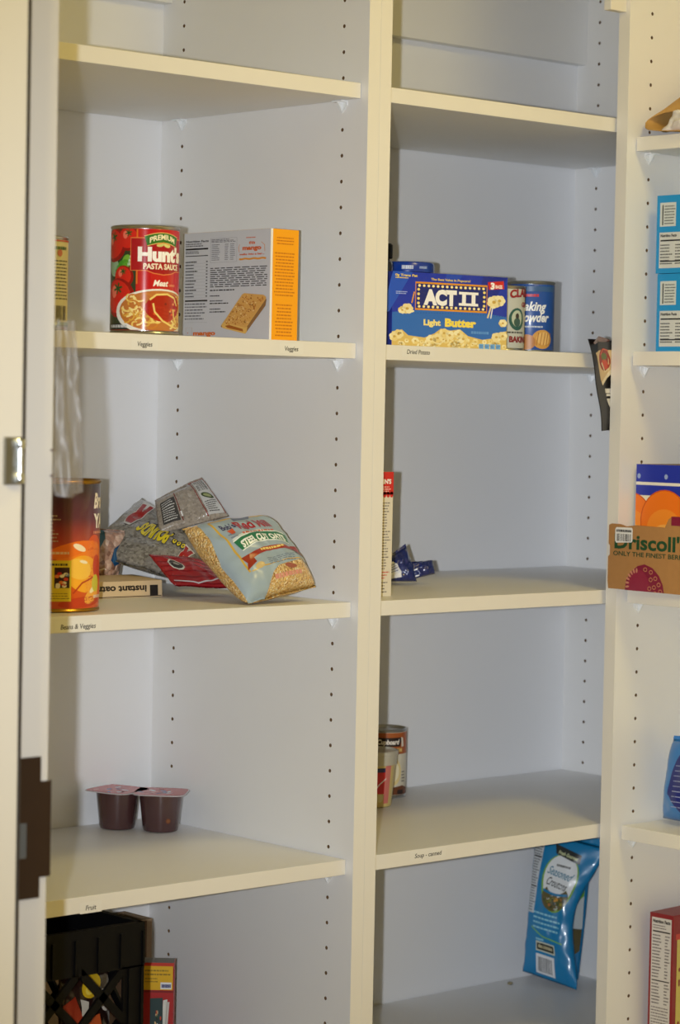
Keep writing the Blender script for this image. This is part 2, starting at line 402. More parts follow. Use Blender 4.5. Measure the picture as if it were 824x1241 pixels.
# shelves
def shelf(x0, x1, y0, y1, z, edge, label, group):
    mb = MB(); mb.box(x0, x1, y0, y1, z - 0.019, z, PAINT, {edge: EDGE})
    return build('shelf', mb, None, bevel=0.0007, label=label, cat='shelf', group=group)
LSH = ['white shelf of the left unit, topmost and empty', 'white left-unit shelf holding the pasta sauce can, tagged Veggies twice',
       'white left-unit shelf tagged Beans & Veggies under the dry-goods bags', 'white left-unit shelf tagged Fruit under the two dark fruit cups',
       'white left-unit shelf under the black crate at the picture bottom']
MSH = ['white shelf of the middle unit, topmost and empty', 'white middle-unit shelf tagged Dried Potato under the popcorn box',
       'white middle-unit shelf under the crumpled navy packet', 'white middle-unit shelf tagged Soup - canned, below the navy packet one',
       'white middle-unit shelf under the leaning bright blue bag']
RSH = ['white right-unit shelf under the open paper bag', 'white right-unit shelf under the two stacked sky-blue cartons',
       'white right-unit shelf under the orange carton and berry tray', 'white right-unit shelf under the puffy blue bag with navy panel',
       'white right-unit shelf under the dark red carton']
ls, ms, rs = [], [], []
for i in range(5):
    ls.append(shelf(-0.7795, -0.0010, 0.0125, 0.4085, shelfz(i), 'f', LSH[i], 'shelves of the left unit'))
    ms.append(shelf(2 * TH + 0.001, 0.8180, 0.0125, 0.4085, shelfz(i), 'f', MSH[i], 'shelves of the middle unit'))
    rs.append(shelf(0.4800, 0.8785, -2.2700, -0.0175 if i else -0.0150, RZ[i], 'l', RSH[i], 'shelves of the right unit'))
def shelf_label(parent, t, x0, x1, zt, h=0.0055):
    a = Art(); a.rect(x0 - 0.008, zt - 0.0125, x1 + 0.008, zt + 0.0005, (233, 231, 224), 0)
    a.text(t, (x0 + x1) / 2, zt - 0.0090, h, (38, 34, 30), w=x1 - x0, bold=0.012, shear=0.15, lay=1)
    a.build('shelf_label', parent, planemap((0, 0.0125, 0), (1, 0, 0), (0, 0, 1), (0, -1, 0)), label='paper label reading ' + t)
shelf_label(ls[1], 'Veggies', -0.3400, -0.3185, -0.4300)
shelf_label(ls[1], 'Veggies', -0.1170, -0.0955, -0.4285)
shelf_label(ms[1], 'Dried Potato', 0.0860, 0.1262, -0.4262)
shelf_label(ls[2], 'Beans & Veggies', -0.4420, -0.3930, -0.7515)
shelf_label(ls[3], 'Fruit', -0.4010, -0.3860, -1.0745)
shelf_label(ms[3], 'Soup - canned', 0.1180, 0.1660, -1.0690)

# ------------------------------------------------------------ lamps of the place
t = thing('ceiling_light', (0.02, -1.02, CZ - 0.03), 'round white closet ceiling light above the picture', 'ceiling light')
mb = MB(); mb.lathe((0.02, -1.02, CZ - 0.0305), [(0.21, 0.0), (0.22, 0.006), (0.22, 0.030)], mat('lamp_housing', (230, 230, 226), 0.4), 40, caps=(False, True)); build('housing', mb, t, smooth=40)

# ------------------------------------------------------------ cans
def can(name, c, r, h, label, cat, wrap, metal, group=None, rim=0.0025):
    t = thing(name, c, label, cat, group); mb = MB()
    body = [(r * 0.93, 0), (r, 0.0008), (r + 0.0006, 0.0020), (r, 0.0034), (r - 0.0007, 0.0042)]
    top = [(r - 0.0007, h - 0.0042), (r, h - 0.0034), (r + 0.0006, h - 0.0018), (r, h - 0.0006), (r - 0.0012, h), (r - 0.0022, h - 0.0010), (r - 0.0026, h - 0.0040), (r * 0.6, h - 0.0042), (r * 0.58, h - 0.0036), (0.0004, h - 0.0036)]
    prof = body + [(r - 0.0007, h * 0.5)] + top
    mb.lathe(c, prof, metal, 64); build('can_body', mb, t, smooth=40)
    lb = MB(); lb.lathe(c, [(r - 0.0004, 0.0046), (r - 0.0002, 0.0050), (r - 0.0002, h - 0.0050), (r - 0.0004, h - 0.0046)], wrap, 96, caps=(False, False))
    return t, build('paper_wrap', lb, t, smooth=40)
Z2 = shelfz(1) + 0.0001
# --- pasta sauce can
HC = (-0.2965, 0.0570, Z2)
RED = (200, 30, 30)
ht, hw = can('pasta_sauce_can', HC, 0.0400, 0.1262, 'tall red pasta sauce can with white lettering and spaghetti bowl', 'can', mat('red_can_label', (196, 28, 30), 0.26, coat=0.5), TIN)
a = Art(rough=0.15)
def tomato(a, x, y, r, lay, dark=(150, 20, 20)):
    a.ell(x, y, r, r * 0.95, dark, lay); a.ell(x - r * .08, y + r * .06, r * .86, r * .8, (214, 40, 30), lay + 1); a.ell(x - r * .3, y + r * .3, r * .22, r * .3, (240, 120, 96), lay + 2)
    for k in range(6):
        q = k * math.pi / 3 + .3; a.stroke([(x, y + r * .45), (x + r * .3 * math.cos(q), y + r * .45 + r * .28 * math.sin(q))], r * .1, (40, 84, 34), lay + 3)
a.rect(-0.0600, 0.0050, -0.0105, 0.1212, (52, 62, 40), 0)                      # dark foliage
a.ell(-0.030, 0.078, 0.012, 0.006, (70, 150, 40), 1, 35); a.ell(-0.0225, 0.084, 0.006, 0.008, (120, 180, 60), 1, -20); a.ell(-0.044, 0.078, 0.010, 0.012, (150, 186, 150), 1, 40)
a.poly([(-0.022, 0.078), (-0.016, 0.096), (-0.012, 0.094), (-0.014, 0.080)], (206, 222, 210), 1)
tomato(a, -0.0440, 0.103, 0.021, 2); tomato(a, -0.0200, 0.110, 0.015, 2); tomato(a, -0.0270, 0.066, 0.014, 4); tomato(a, -0.0350, 0.042, 0.024, 6)
a.rect(-0.0100, 0.0050, 0.0600, 0.1212, RED, 7); a.rect(-0.0102, 0.058, -0.0085, 0.1212, (226, 120, 40), 8)
a.rect(-0.0170, 0.0735, 0.0600, 0.1110, (170, 20, 32), 9); a.stroke([(0.060, 0.1110), (-0.0170, 0.1110), (-0.0170, 0.0735), (0.002, 0.0735), (0.010, 0.0705), (0.022, 0.0690), (0.034, 0.0705), (0.042, 0.0735), (0.060, 0.0735)], 0.0011, (232, 130, 70), 10)
a.poly([(0.002, 0.070 + 0.004), (0.010, 0.0712), (0.022, 0.0697), (0.034, 0.0712), (0.042, 0.074), (0.042, 0.076), (0.002, 0.076)], (170, 20, 32), 9)
gp = [(0.0005 + 0.043 * k / 12, 0.1075 + 0.0042 * math.sin(math.pi * k / 12)) for k in range(13)]
a.stroke(gp, 0.0125, (236, 190, 110), 11); a.stroke(gp, 0.0108, (58, 120, 40), 12)
a.text('PREMIUM', 0.022, 0.1055, 0.0058, (250, 240, 200), w=0.034, bold=0.03, lay=13, arc=0.0042)
a.ell(0.018, 0.1035, 0.005, 0.0022, (214, 206, 120), 12, 10); a.ell(0.027, 0.1032, 0.0048, 0.0026, (228, 220, 130), 12, -15); a.stroke([(0.014, 0.104), (0.022, 0.1062), (0.030, 0.104)], 0.001, (232, 150, 60), 13)
a.text("Hunt's", 0.0225, 0.0850, 0.0150, (255, 252, 246), w=0.062, bold=0.055, lay=14)
a.text('PASTA SAUCE', 0.0225, 0.0755, 0.0062, (252, 240, 214), w=0.049, bold=0.035, lay=14)
a.text('Meat', 0.0195, 0.0560, 0.0068, (255, 250, 240), w=0.0200, bold=0.03, shear=0.3, lay=12); a.words(0.031, 0.0555, 0.042, 0.059, 1, (232, 130, 90), 0.7, 12)
a.ell(0.0190, 0.0260, 0.0560, 0.0268, (238, 236, 228), 12, n=36); a.ell(0.0200, 0.0270, 0.0515, 0.0238, (196, 120, 56), 13, n=36)
rr = random.Random(3)
for k in range(110):                                                           # spaghetti
    x, y = 0.018 + rr.uniform(-.042, .042), 0.027 + rr.uniform(-.017, .017); q = rr.uniform(0, 6.3); rd = rr.uniform(.004, .009)
    if ((x - .019) / .05) ** 2 + ((y - .027) / .021) ** 2 > 1: continue
    a.stroke([(x + rd * math.cos(q + s * .45), y + rd * .7 * math.sin(q + s * .45)) for s in range(7)], 0.0019, rr.choice([(240, 208, 110), (222, 170, 70), (248, 226, 150), (206, 130, 50)]), 14 + k % 5)
a.ell(0.026, 0.032, 0.026, 0.0155, (176, 34, 18), 19, 5); a.ell(0.020, 0.024, 0.018, 0.009, (190, 44, 24), 19, -12)
for k in range(9):
    x, y = 0.026 + rr.uniform(-.018, .018), 0.032 + rr.uniform(-.009, .009); a.ell(x, y, .0018, .0014, rr.choice([(226, 90, 40), (240, 150, 90), (130, 20, 14)]), 20)
a.stroke([(0.006, 0.040), (0.014, 0.046), (0.028, 0.047), (0.040, 0.043), (0.046, 0.034)], 0.0022, (244, 214, 120), 21)
a.stroke([(0.010, 0.036), (0.012, 0.026), (0.022, 0.016), (0.036, 0.010), (0.046, 0.008)], 0.0022, (244, 214, 120), 21)
a.stroke([(0.038, 0.030), (0.040, 0.020), (0.046, 0.014)], 0.0024, (240, 204, 100), 21)
a.rect(-0.060, 0.0052, -0.020, 0.0125, (44, 46, 42), 11); a.words(-0.050, 0.0070, -0.0205, 0.0112, 1, (200, 204, 206), 0.8, 22, 0.02)
a.build('label_print', hw, cylmap(HC, 0.0398), maxlen=0.0022, step=0.00002, clip=boxclip(-0.062, 0.005, 0.0602, 0.1212), smooth=40)

# --- green vegetable can, half behind the jamb
GC = (-0.4480, 0.0620, Z2)
gt, gw = can('vegetable_can', GC, 0.0365, 0.1065, 'cream-labelled can with green base, half hidden by the door jamb', 'can', mat('cream_can_label', (216, 208, 164), 0.4), TIN)
a = Art()
a.rect(-0.05, 0.1000, 0.06, 0.1015, (196, 60, 40), 1); a.rect(-0.05, 0.005, 0.06, 0.0095, (110, 140, 40), 1); a.rect(-0.05, 0.0050, 0.06, 0.0062, (40, 50, 40), 2)
a.words(0.010, 0.090, 0.046, 0.095, 1, (80, 110, 50), .7, 1); a.words(0.004, 0.034, 0.048, 0.080, 12, (96, 96, 70), .35, 1, 0.15); a.ell(0.012, 0.086, 0.006, 0.004, (120, 140, 70), 1)
a.ell(0.030, 0.087, 0.004, 0.004, (196, 110, 70), 1); a.bars(0.010, 0.0120, 0.044, 0.0280, (60, 54, 40), 14)
a.build('label_print', gw, cylmap(GC, 0.0364), maxlen=0.005, smooth=40)

# ------------------------------------------------------------ cartons
def carton(name, O, u, v, w, m, label, cat, faces=None, group=None, bevel=0.0006):
    """O = front-left-bottom corner, u along the front, v backwards, w up"""
    t = thing(name, O, label, cat, group); mb = MB(); mb.obox(O, u, v, w, m, faces)
    return t, build('carton_body', mb, t, bevel=bevel)
# --- mango bar box: large grey-white face toward the door, orange end toward the front
MO = V3((-0.1272, 0.0300, Z2)); mu_, mv_, mw_ = V3((0.0450, 0, 0)), V3((0.0, 0.1700, 0)), V3((0, 0, 0.1345))
GREYW = mat('carton_white', (206, 208, 214), 0.5)
mt, mbdy = carton('snack_bar_box', MO, mu_, mv_, mw_, GREYW, 'mango snack bar box, white face with golden bar and orange end', 'box', {'f': mat('carton_orange', (250, 168, 8), 0.45), 't': mat('carton_flap', (214, 150, 60), 0.6)})
a = Art(yd=True)                       # white face, authored 525 x 690 (crop units), x from the back edge
K = (32, 30, 34); OR = (214, 96, 34)
a.text('Nutrition Facts', 92, 62, 13, K, w=140, bold=0.03); a.words(20, 66, 130, 92, 2, (90, 90, 96), .5)
a.rect(20, 100, 160, 110, K); a.words(20, 116, 110, 136, 2, (60, 60, 66), .5); a.rect(20, 146, 160, 151, K)
for k in range(12):
    y = 182 + k * 20; a.words(20 if k % 3 else 20, y, 20 + (60 if k % 3 else 80), y + 10, 1, (70, 70, 76) if k % 3 else K, .7, ragged=.2); a.rect(148, y + 1, 158, y + 8, (70, 70, 76))
    a.rect(20, y + 14, 160, y + 15, (150, 150, 156))
a.rect(20, 430, 160, 440, K); a.words(20, 446, 160, 560, 6, (110, 110, 118), .4); a.rect(20, 572, 160, 573, (150, 150, 156))
a.frame(175, 44, 335, 196, 1.5, (130, 130, 138)); a.words(180, 48, 330, 72, 3, (110, 110, 118), .5)
for k in range(9): a.words(182, 80 + k * 12, 235, 88 + k * 12, 1, (120, 120, 128), .6); a.words(262, 80 + k * 12, 285, 88 + k * 12, 1, (120, 120, 128), .6); a.words(295, 80 + k * 12, 325, 88 + k * 12, 1, (120, 120, 128), .6)
a.words(390, 45, 455, 55, 1, OR, .6); a.text('this', 425, 90, 18, OR, bold=.04); a.text('mango', 425, 126, 26, OR, w=112, bold=.05); a.text('walks into a bar...', 425, 158, 11, OR, w=150, bold=.04)
a.stroke([(350 + 8 * k, 182 + 2 * math.sin(k)) for k in range(21)], 11, (226, 150, 50)); a.stroke([(352, 90), (346, 110), (350, 140)], 3, (220, 150, 90)); a.stroke([(480, 80), (500, 100), (502, 140)], 3, (220, 150, 90))
a.words(175, 226, 520, 356, 10, (44, 42, 46), .42, ragged=.03); a.words(175, 366, 340, 378, 1, (44, 42, 46), .6, ragged=.1)
a.words(175, 402, 260, 412, 1, (80, 78, 84), .7); a.words(175, 434, 260, 444, 1, (80, 78, 84), .7); a.words(175, 450, 300, 460, 1, K, .7); a.words(175, 486, 265, 496, 1, (80, 78, 84), .7); a.words(175, 504, 285, 514, 1, K, .7)
a.text('mango', 143, 655, 27, (222, 110, 30), w=138, bold=.05); a.frame(28, 606, 66, 664, 1.5, (190, 160, 140)); a.ell(40, 640, 3, 3, OR)
a.poly([(250, 590), (375, 408), (390, 402), (500, 412), (518, 440), (512, 478), (395, 650), (262, 612), (246, 604)], (150, 110, 66), 1)   # pastry bar
a.poly([(252, 590), (372, 404), (386, 396), (500, 410), (516, 424), (512, 440), (405, 606), (392, 618), (262, 580)], (222, 170, 92), 2)
a.poly([(250, 592), (262, 576), (396, 612), (408, 606), (404, 640), (394, 650), (258, 612)], (232, 186, 100), 3); a.poly([(272, 598), (300, 594), (380, 620), (384, 636), (290, 612)], (170, 96, 30), 4)
for k in range(260):
    x, y = rr.uniform(270, 500), rr.uniform(410, 590)
    if (x - 252) * .9 + (y - 590) * .62 < 8 or x + .66 * y > 793: continue
    a.ell(x, y, rr.uniform(3, 8), rr.uniform(2, 5), rr.choice([(176, 104, 44), (240, 206, 140), (196, 126, 56), (206, 140, 60)]), 4 + k % 3, rr.uniform(0, 180), n=6)
TLp = MO + mv_ + mw_
a.build('printed_face', mbdy, facemap(TLp, MO + mw_, MO + mv_, 535, 690, (-1, 0, 0)))
a = Art(yd=True); a.rect(0, 0, 13, 690, (236, 238, 242)); c_ = (206, 120, 10)
a.words(35, 45, 150, 100, 3, c_, .4, ragged=.2, center=True); a.words(25, 140, 160, 420, 14, c_, .4, ragged=.2, center=True); a.words(30, 460, 155, 670, 10, c_, .4, ragged=.3, center=True)
a.build('printed_face', mbdy, facemap(MO + mw_, MO + mw_ + mu_, MO, 180, 690, (0, -1, 0)))

# --- popcorn box
PO = V3((0.1000, 0.0560, Z2)); pu, pv, pw = V3((0.1845, -0.0240, 0)), V3((0.006, 0.046, 0)), V3((0, 0, 0.0955))
NV = (20, 44, 140)
pt, pb = carton('popcorn_box', PO, pu, pv, pw, mat('carton_blue', (22, 52, 170), 0.3, coat=.4), 'blue microwave popcorn box with white marquee lettering', 'box')
a = Art(yd=True, rough=0.25)          # 715 x 460
a.rect(0, 0, 715, 460, (18, 50, 178), 0)
for x0, x1, c in ((0, 120, (30, 84, 200)), (330, 430, (26, 70, 190)), (560, 715, (14, 38, 150))): a.poly([(x0, 0), (x1, 0), (x1 - 140, 250), (x0 - 60, 250)], c, 1)
a.poly([(0, 250)] + [(715 * k / 14, 225 + 26 * (2 * k / 14 - 1) ** 2) for k in range(15)] + [(715, 400), (0, 400)], (40, 108, 196), 2)
for k in range(34): a.ell(140 + 17 * k, 250 - 8 * math.sin(k / 33 * 3.14), 3.5, 2, (20, 60, 150), 3, n=6)
a.frame(140, 62, 585, 226, 12, (226, 150, 30), 4); a.rect(146, 68, 579, 220, (14, 34, 120), 5)
for k in range(15):
    for y in (80, 209): a.ell(163 + 28.5 * k, y, 8.5, 8.5, (252, 226, 130), 6, n=12); a.ell(163 + 28.5 * k, y, 5, 5, (255, 248, 210), 7, n=10)
for k in range(4):
    for x in (158, 568): a.ell(x, 104 + 28 * k, 8.5, 8.5, (252, 226, 130), 6, n=12)
a.text('ACT', 292, 190, 84, (250, 250, 252), w=205, bold=.07, lay=8)
for x in (440, 500):                                                           # slab numerals
    a.rect(x - 12, 108, x + 12, 190, (250, 250, 252), 8); a.rect(x - 32, 106, x + 30, 122, (250, 250, 252), 9); a.rect(x - 32, 176, x + 30, 192, (250, 250, 252), 9)
a.text('0g Trans Fat', 82, 28, 14, (246, 220, 70), w=135, bold=.03, lay=8); a.words(16, 34, 100, 42, 1, (246, 220, 70), .7, 8)
a.text('The Best Value in Popcorn!', 356, 44, 14, (246, 220, 70), w=245, bold=.02, lay=8); a.words(20, 118, 90, 140, 2, (170, 190, 240), .5, 8)
a.poly([(588, 36), (690, 24), (694, 74), (596, 84)], (206, 30, 34), 8); a.text('3', 620, 78, 38, (255, 255, 255), bold=.06, lay=9); a.text('BAGS', 660, 72, 20, (255, 236, 230), w=44, bold=.05, lay=9)
a.text('Light', 245, 322, 34, (252, 232, 140), w=106, bold=.05, lay=8); a.text('Butter', 422, 324, 46, (252, 226, 90), w=196, bold=.06, lay=8); a.words(490, 345, 610, 368, 1, (90, 150, 220), .7, 4)
CR1, CR2, CR3 = (238, 214, 140), (250, 238, 190), (206, 170, 84)
def kern(x, y, r, lay):
    for k in range(6):
        q = k * 1.05 + x; a.ell(x + r * .55 * math.cos(q), y + r * .5 * math.sin(q), r * .55, r * .5, rr.choice([CR1, CR2, (244, 226, 166)]), lay + k % 3, n=9)
    a.ell(x, y, r * .3, r * .25, CR3, lay + 3, n=8)
a.poly([(0, 370), (60, 355), (100, 390), (200, 400), (260, 372), (300, 340), (360, 350), (420, 340), (470, 380), (560, 400), (620, 390), (660, 352), (715, 340), (715, 460), (0, 460)], (226, 194, 110), 8)
for k in range(46): kern(rr.uniform(8, 707), rr.uniform(405, 452), rr.uniform(12, 22), 9)
for x, y in ((320, 368), (355, 380), (410, 372), (440, 400), (40, 385), (15, 400), (650, 380), (690, 372), (280, 400), (240, 410)): kern(x, y, 30, 13)
kern(630, 160, 42, 13); kern(665, 150, 36, 13); kern(90, 226, 34, 13); kern(60, 236, 24, 13); kern(690, 290, 26, 13)
a.stroke([(612, 190), (592, 262)], 10, (236, 214, 160), 7); a.stroke([(622, 196), (612, 264)], 6, (250, 250, 250), 7)
a.stroke([(132, 120), (118, 190)], 8, (230, 160, 60), 7); a.ell(84, 240, 50, 12, CR2, 12)
for k in range(4): a.rect(540 + 36 * k, 426, 570 + 36 * k, 458, (120, 180, 232), 17); a.words(543 + 36 * k, 432, 567 + 36 * k, 452, 2, (40, 90, 180), .5, 18)
a.words(36, 372, 66, 384, 1, (120, 100, 60), .7, 18)
a.build('printed_face', pb, facemap(PO + pw, PO + pw + pu, PO, 715, 460, (-0.13, -0.99, 0)), step=0.00002)

# --- jar with blue lid behind the popcorn box
JC = (0.2400, 0.1760, Z2)
jt = thing('dark_jar', JC, 'dark jar with a blue lid behind the popcorn box', 'jar')
mb = MB(); mb.lathe(JC, [(0.036, 0), (0.040, 0.004), (0.040, 0.086), (0.034, 0.096), (0.034, 0.106)], mat('dark_glass_jar', (40, 26, 22), 0.15, coat=.5), 56); build('jar_body', mb, jt, smooth=40)
mb = MB(); mb.lathe(JC, [(0.0350, 0.1030), (0.0358, 0.1035), (0.0358, 0.1145), (0.0345, 0.1165), (0.0330, 0.1170), (0.0325, 0.1160)], mat('blue_lid', (18, 60, 160), 0.25, coat=.5), 56); jl = build('jar_lid', mb, jt, smooth=40)
a = Art(); a.words(-0.008, 0.1060, 0.008, 0.1125, 1, (220, 228, 244), .75, 1, 0.0); a.words(0.016, 0.107, 0.028, 0.1115, 1, (170, 190, 230), .7, 1, 0)
a.build('lid_print', jl, cylmap(JC, 0.0358), maxlen=0.004, smooth=40)
# tall dark bottle at the divider
BC = (0.1405, 0.1400, Z2)
bt = thing('dark_bottle', BC, 'tall dark bottle mostly hidden behind the left post beside popcorn', 'bottle')
mb = MB(); mb.lathe(BC, [(0.0255, 0), (0.0275, 0.003), (0.0275, 0.108), (0.0265, 0.112), (0.0225, 0.116)], mat('dark_bottle_glass', (30, 24, 30), 0.2, coat=.5), 40); build('bottle_body', mb, bt, smooth=40)
mb = MB(); mb.lathe(BC, [(0.0265, 0.1165), (0.0272, 0.117), (0.0272, 0.134), (0.0255, 0.1355)], BLACK, 32); build('bottle_cap', mb, bt, smooth=40)

# --- two baking powder cans
C1 = (0.3345, 0.0900, Z2)
t1, w1 = can('baking_powder_can', C1, 0.0310, 0.0880, 'white baking powder can with dark red lettering beside the popcorn box', 'can', mat('white_can_label', (196, 198, 190), 0.35), TIN)
a = Art()
a.text('CLABBER', 0.0405, 0.0710, 0.0100, (150, 24, 30), w=0.060, bold=.05, arc=0.003, lay=1); a.text('GIRL', 0.040, 0.060, 0.006, (150, 24, 30), bold=.04, lay=1)
a.ell(0.0225, 0.043, 0.013, 0.015, (40, 90, 84), 1); a.ell(0.0225, 0.044, 0.009, 0.011, (190, 200, 180), 2); a.ell(0.0225, 0.047, 0.003, 0.004, (60, 50, 44), 3); a.ell(0.0225, 0.039, 0.0055, 0.006, (60, 90, 80), 3)
a.text('BAKING', 0.0285, 0.0125, 0.0075, (130, 20, 26), w=0.036, bold=.05, lay=1); a.words(-0.005, 0.0235, 0.036, 0.027, 1, (70, 70, 66), .6, 1, 0)
a.build('label_print', w1, cylmap(C1, 0.0309), maxlen=0.004, smooth=40)
C2 = (0.4215, 0.1200, Z2)
t2, w2 = can('baking_powder_can', C2, 0.0330, 0.0985, 'blue baking powder can with white script and biscuit picture', 'can', mat('blue_can_label', (34, 82, 168), 0.35, coat=.3), mat('grey_steel_rim', (150, 156, 160), 0.35, metal=.8))
a = Art()
a.rect(-0.03, 0.0840, 0.040, 0.0912, (58, 96, 150), 1); a.words(-0.012, 0.0765, 0.012, 0.081, 1, (214, 60, 60), .8, 2, 0)
a.text('Baking', 0.003, 0.0580, 0.0120, (240, 244, 250), w=0.040, bold=.03, shear=.3, lay=2); a.text('Powder', 0.006, 0.0430, 0.0120, (240, 244, 250), w=0.044, bold=.03, shear=.3, lay=2)
a.words(-0.010, 0.0345, 0.018, 0.0375, 1, (200, 214, 236), .7, 2, 0)
a.ell(0.018, 0.0190, 0.0155, 0.0130, (214, 160, 84), 2, n=28); a.ell(-0.004, 0.0150, 0.012, 0.0105, (186, 124, 60), 3, n=24); a.ell(0.020, 0.0200, 0.011, 0.009, (232, 190, 120), 3)
for k in range(5): a.stroke([(0.009 + .005 * k, 0.011), (0.012 + .005 * k, 0.028)], 0.0011, (170, 108, 50), 4)
a.build('label_print', w2, cylmap(C2, 0.0329), maxlen=0.004, smooth=40)

# --- big sweet potato can
Z3 = shelfz(2) + 0.0001
YC = (-0.3900, 0.0980, Z3)
def gradmat():
    M = mat('yam_label_print', (150, 60, 40), 0.3, coat=.4); M = M.copy(); M.name = 'sunset_can_label'; nt = M.node_tree; b = nt.nodes['Principled BSDF']
    tc = nt.nodes.new('ShaderNodeTexCoord'); sp = nt.nodes.new('ShaderNodeSeparateXYZ'); r = nt.nodes.new('ShaderNodeValToRGB')
    mp = nt.nodes.new('ShaderNodeMath'); mp.operation = 'MULTIPLY'; mp.inputs[1].default_value = 1 / 0.150
    nt.links.new(tc.outputs['Object'], sp.inputs[0]); nt.links.new(sp.outputs['Z'], mp.inputs[0]); nt.links.new(mp.outputs[0], r.inputs[0]); nt.links.new(r.outputs[0], b.inputs['Base Color'])
    e = r.color_ramp.elements
    for _ in range(3): e.new(.5)
    for i, (p_, c) in enumerate(((0, (214, 78, 20)), (.38, (230, 100, 24)), (.55, (170, 60, 44)), (.72, (92, 36, 52)), (1, (46, 34, 46)))): e[i].position = p_; e[i].color = tuple(lin(x) for x in c) + (1,)
    return M
yt, yw = can('sweet_potato_can', YC, 0.0520, 0.1520, 'largest can, dark-to-orange label with yellow panel and gold rims', 'can', gradmat(), GOLD)
a = Art(rough=.3)
a.ell(0.020, 0.060, 0.038, 0.022, (244, 130, 30), 1, 10, 28); a.ell(0.020, 0.044, 0.026, 0.021, (250, 172, 40), 2, -15, 28); a.ell(0.040, 0.032, 0.020, 0.024, (230, 92, 20), 2, 20, 24); a.ell(0.012, 0.050, 0.018, 0.012, (252, 196, 70), 3, -10)
a.ell(0.0, 0.072, 0.030, 0.008, (240, 116, 30), 2, 14); a.ell(0.012, 0.0745, 0.009, 0.0035, (250, 230, 190), 4, -22); a.ell(0.018, 0.0580, 0.006, 0.0018, (252, 236, 196), 4, -12)
a.ell(0.040, 0.070, 0.016, 0.020, (222, 84, 26), 1, 30); a.ell(0.034, 0.020, 0.016, 0.008, (248, 176, 60), 3, 30); a.ell(0.020, 0.012, 0.034, 0.006, (196, 60, 26), 3, 5); a.ell(0.044, 0.050, 0.010, 0.016, (206, 60, 20), 3, 12)
a.ell(0.036, 0.027, 0.009, 0.0032, (252, 240, 190), 4, 30); a.stroke([(0.004, 0.022), (0.016, 0.034), (0.034, 0.040)], .002, (190, 60, 20), 4)
a.rect(-0.050, 0.0130, 0.0015, 0.0600, (226, 196, 40), 5); a.words(-0.030, 0.0535, -0.002, 0.0570, 1, (70, 60, 20), .7, 6, 0)
a.rect(-0.0180, 0.0285, -0.0005, 0.0520, (58, 26, 22), 6)
for k in range(12): a.ell(rr.uniform(-.016, -.003), rr.uniform(.030, .050), .0028, .0020, rr.choice([(206, 60, 30), (226, 120, 50), (110, 130, 160), (236, 220, 190), (190, 40, 30)]), 7)
a.words(-0.036, 0.0150, 0.000, 0.0235, 3, (130, 110, 30), .3, 6, .2)
a.words(-0.040, 0.0800, -0.010, 0.1130, 8, (190, 160, 130), .35, 5, .35); a.words(-0.034, 0.125, -0.022, 0.129, 1, (200, 180, 160), .7, 5); a.words(-0.030, 0.0665, -0.001, 0.0705, 1, (240, 190, 150), .7, 5, .05)
a.text("Bruce's", 0.0570, 0.1200, 0.0165, (246, 234, 220), w=0.046, bold=.04, shear=.25, lay=5); a.text('YAMS', 0.0590, 0.0975, 0.0150, (250, 244, 236), w=0.050, bold=.05, lay=5); a.words(0.034, 0.0895, 0.070, 0.0935, 1, (226, 150, 120), .7, 5, 0)
a.ell(0.040, 0.033, 0.008, 0.010, (214, 206, 60), 5); a.words(0.036, 0.015, 0.06, 0.02, 1, (240, 220, 200), .7, 5)
a.build('label_print', yw, cylmap((YC[0], YC[1], YC[2]), 0.0518, math.atan2(CAM.y - YC[1], CAM.x - YC[0]) + 0.018 / 0.0518), maxlen=0.003, step=0.00003, clip=boxclip(-.080, .0052, .085, .1468), smooth=40)

# --- oatmeal packet box lying upside down
OO = V3((-0.2650, 0.2020, Z3)); t_, b_ = carton('oatmeal_box', OO, (0.1130, -0.004, 0), (0.0115, 0.078, 0.002), (0, 0.0015, 0.0205), mat('tan_carton', (208, 184, 146), 0.6), 'flat tan instant oatmeal box lying upside down behind the large can', 'box')
a = Art(yd=True)                     # 380 x 85, x right
a.text('instant oatmeal', 138, 26, 34, (34, 26, 22), w=330, bold=.035, rot=180); a.rect(320, 24, 362, 80, (30, 26, 28)); a.rect(0, 80, 380, 84, (40, 30, 26))
a.build('printed_face', b_, facemap(OO + V3((0, .0015, .0205)), OO + V3((.113, -.0025, .0205)), OO, 385, 88, (0, -1, 0)), clip=boxclip(0, 0, 385, 88))

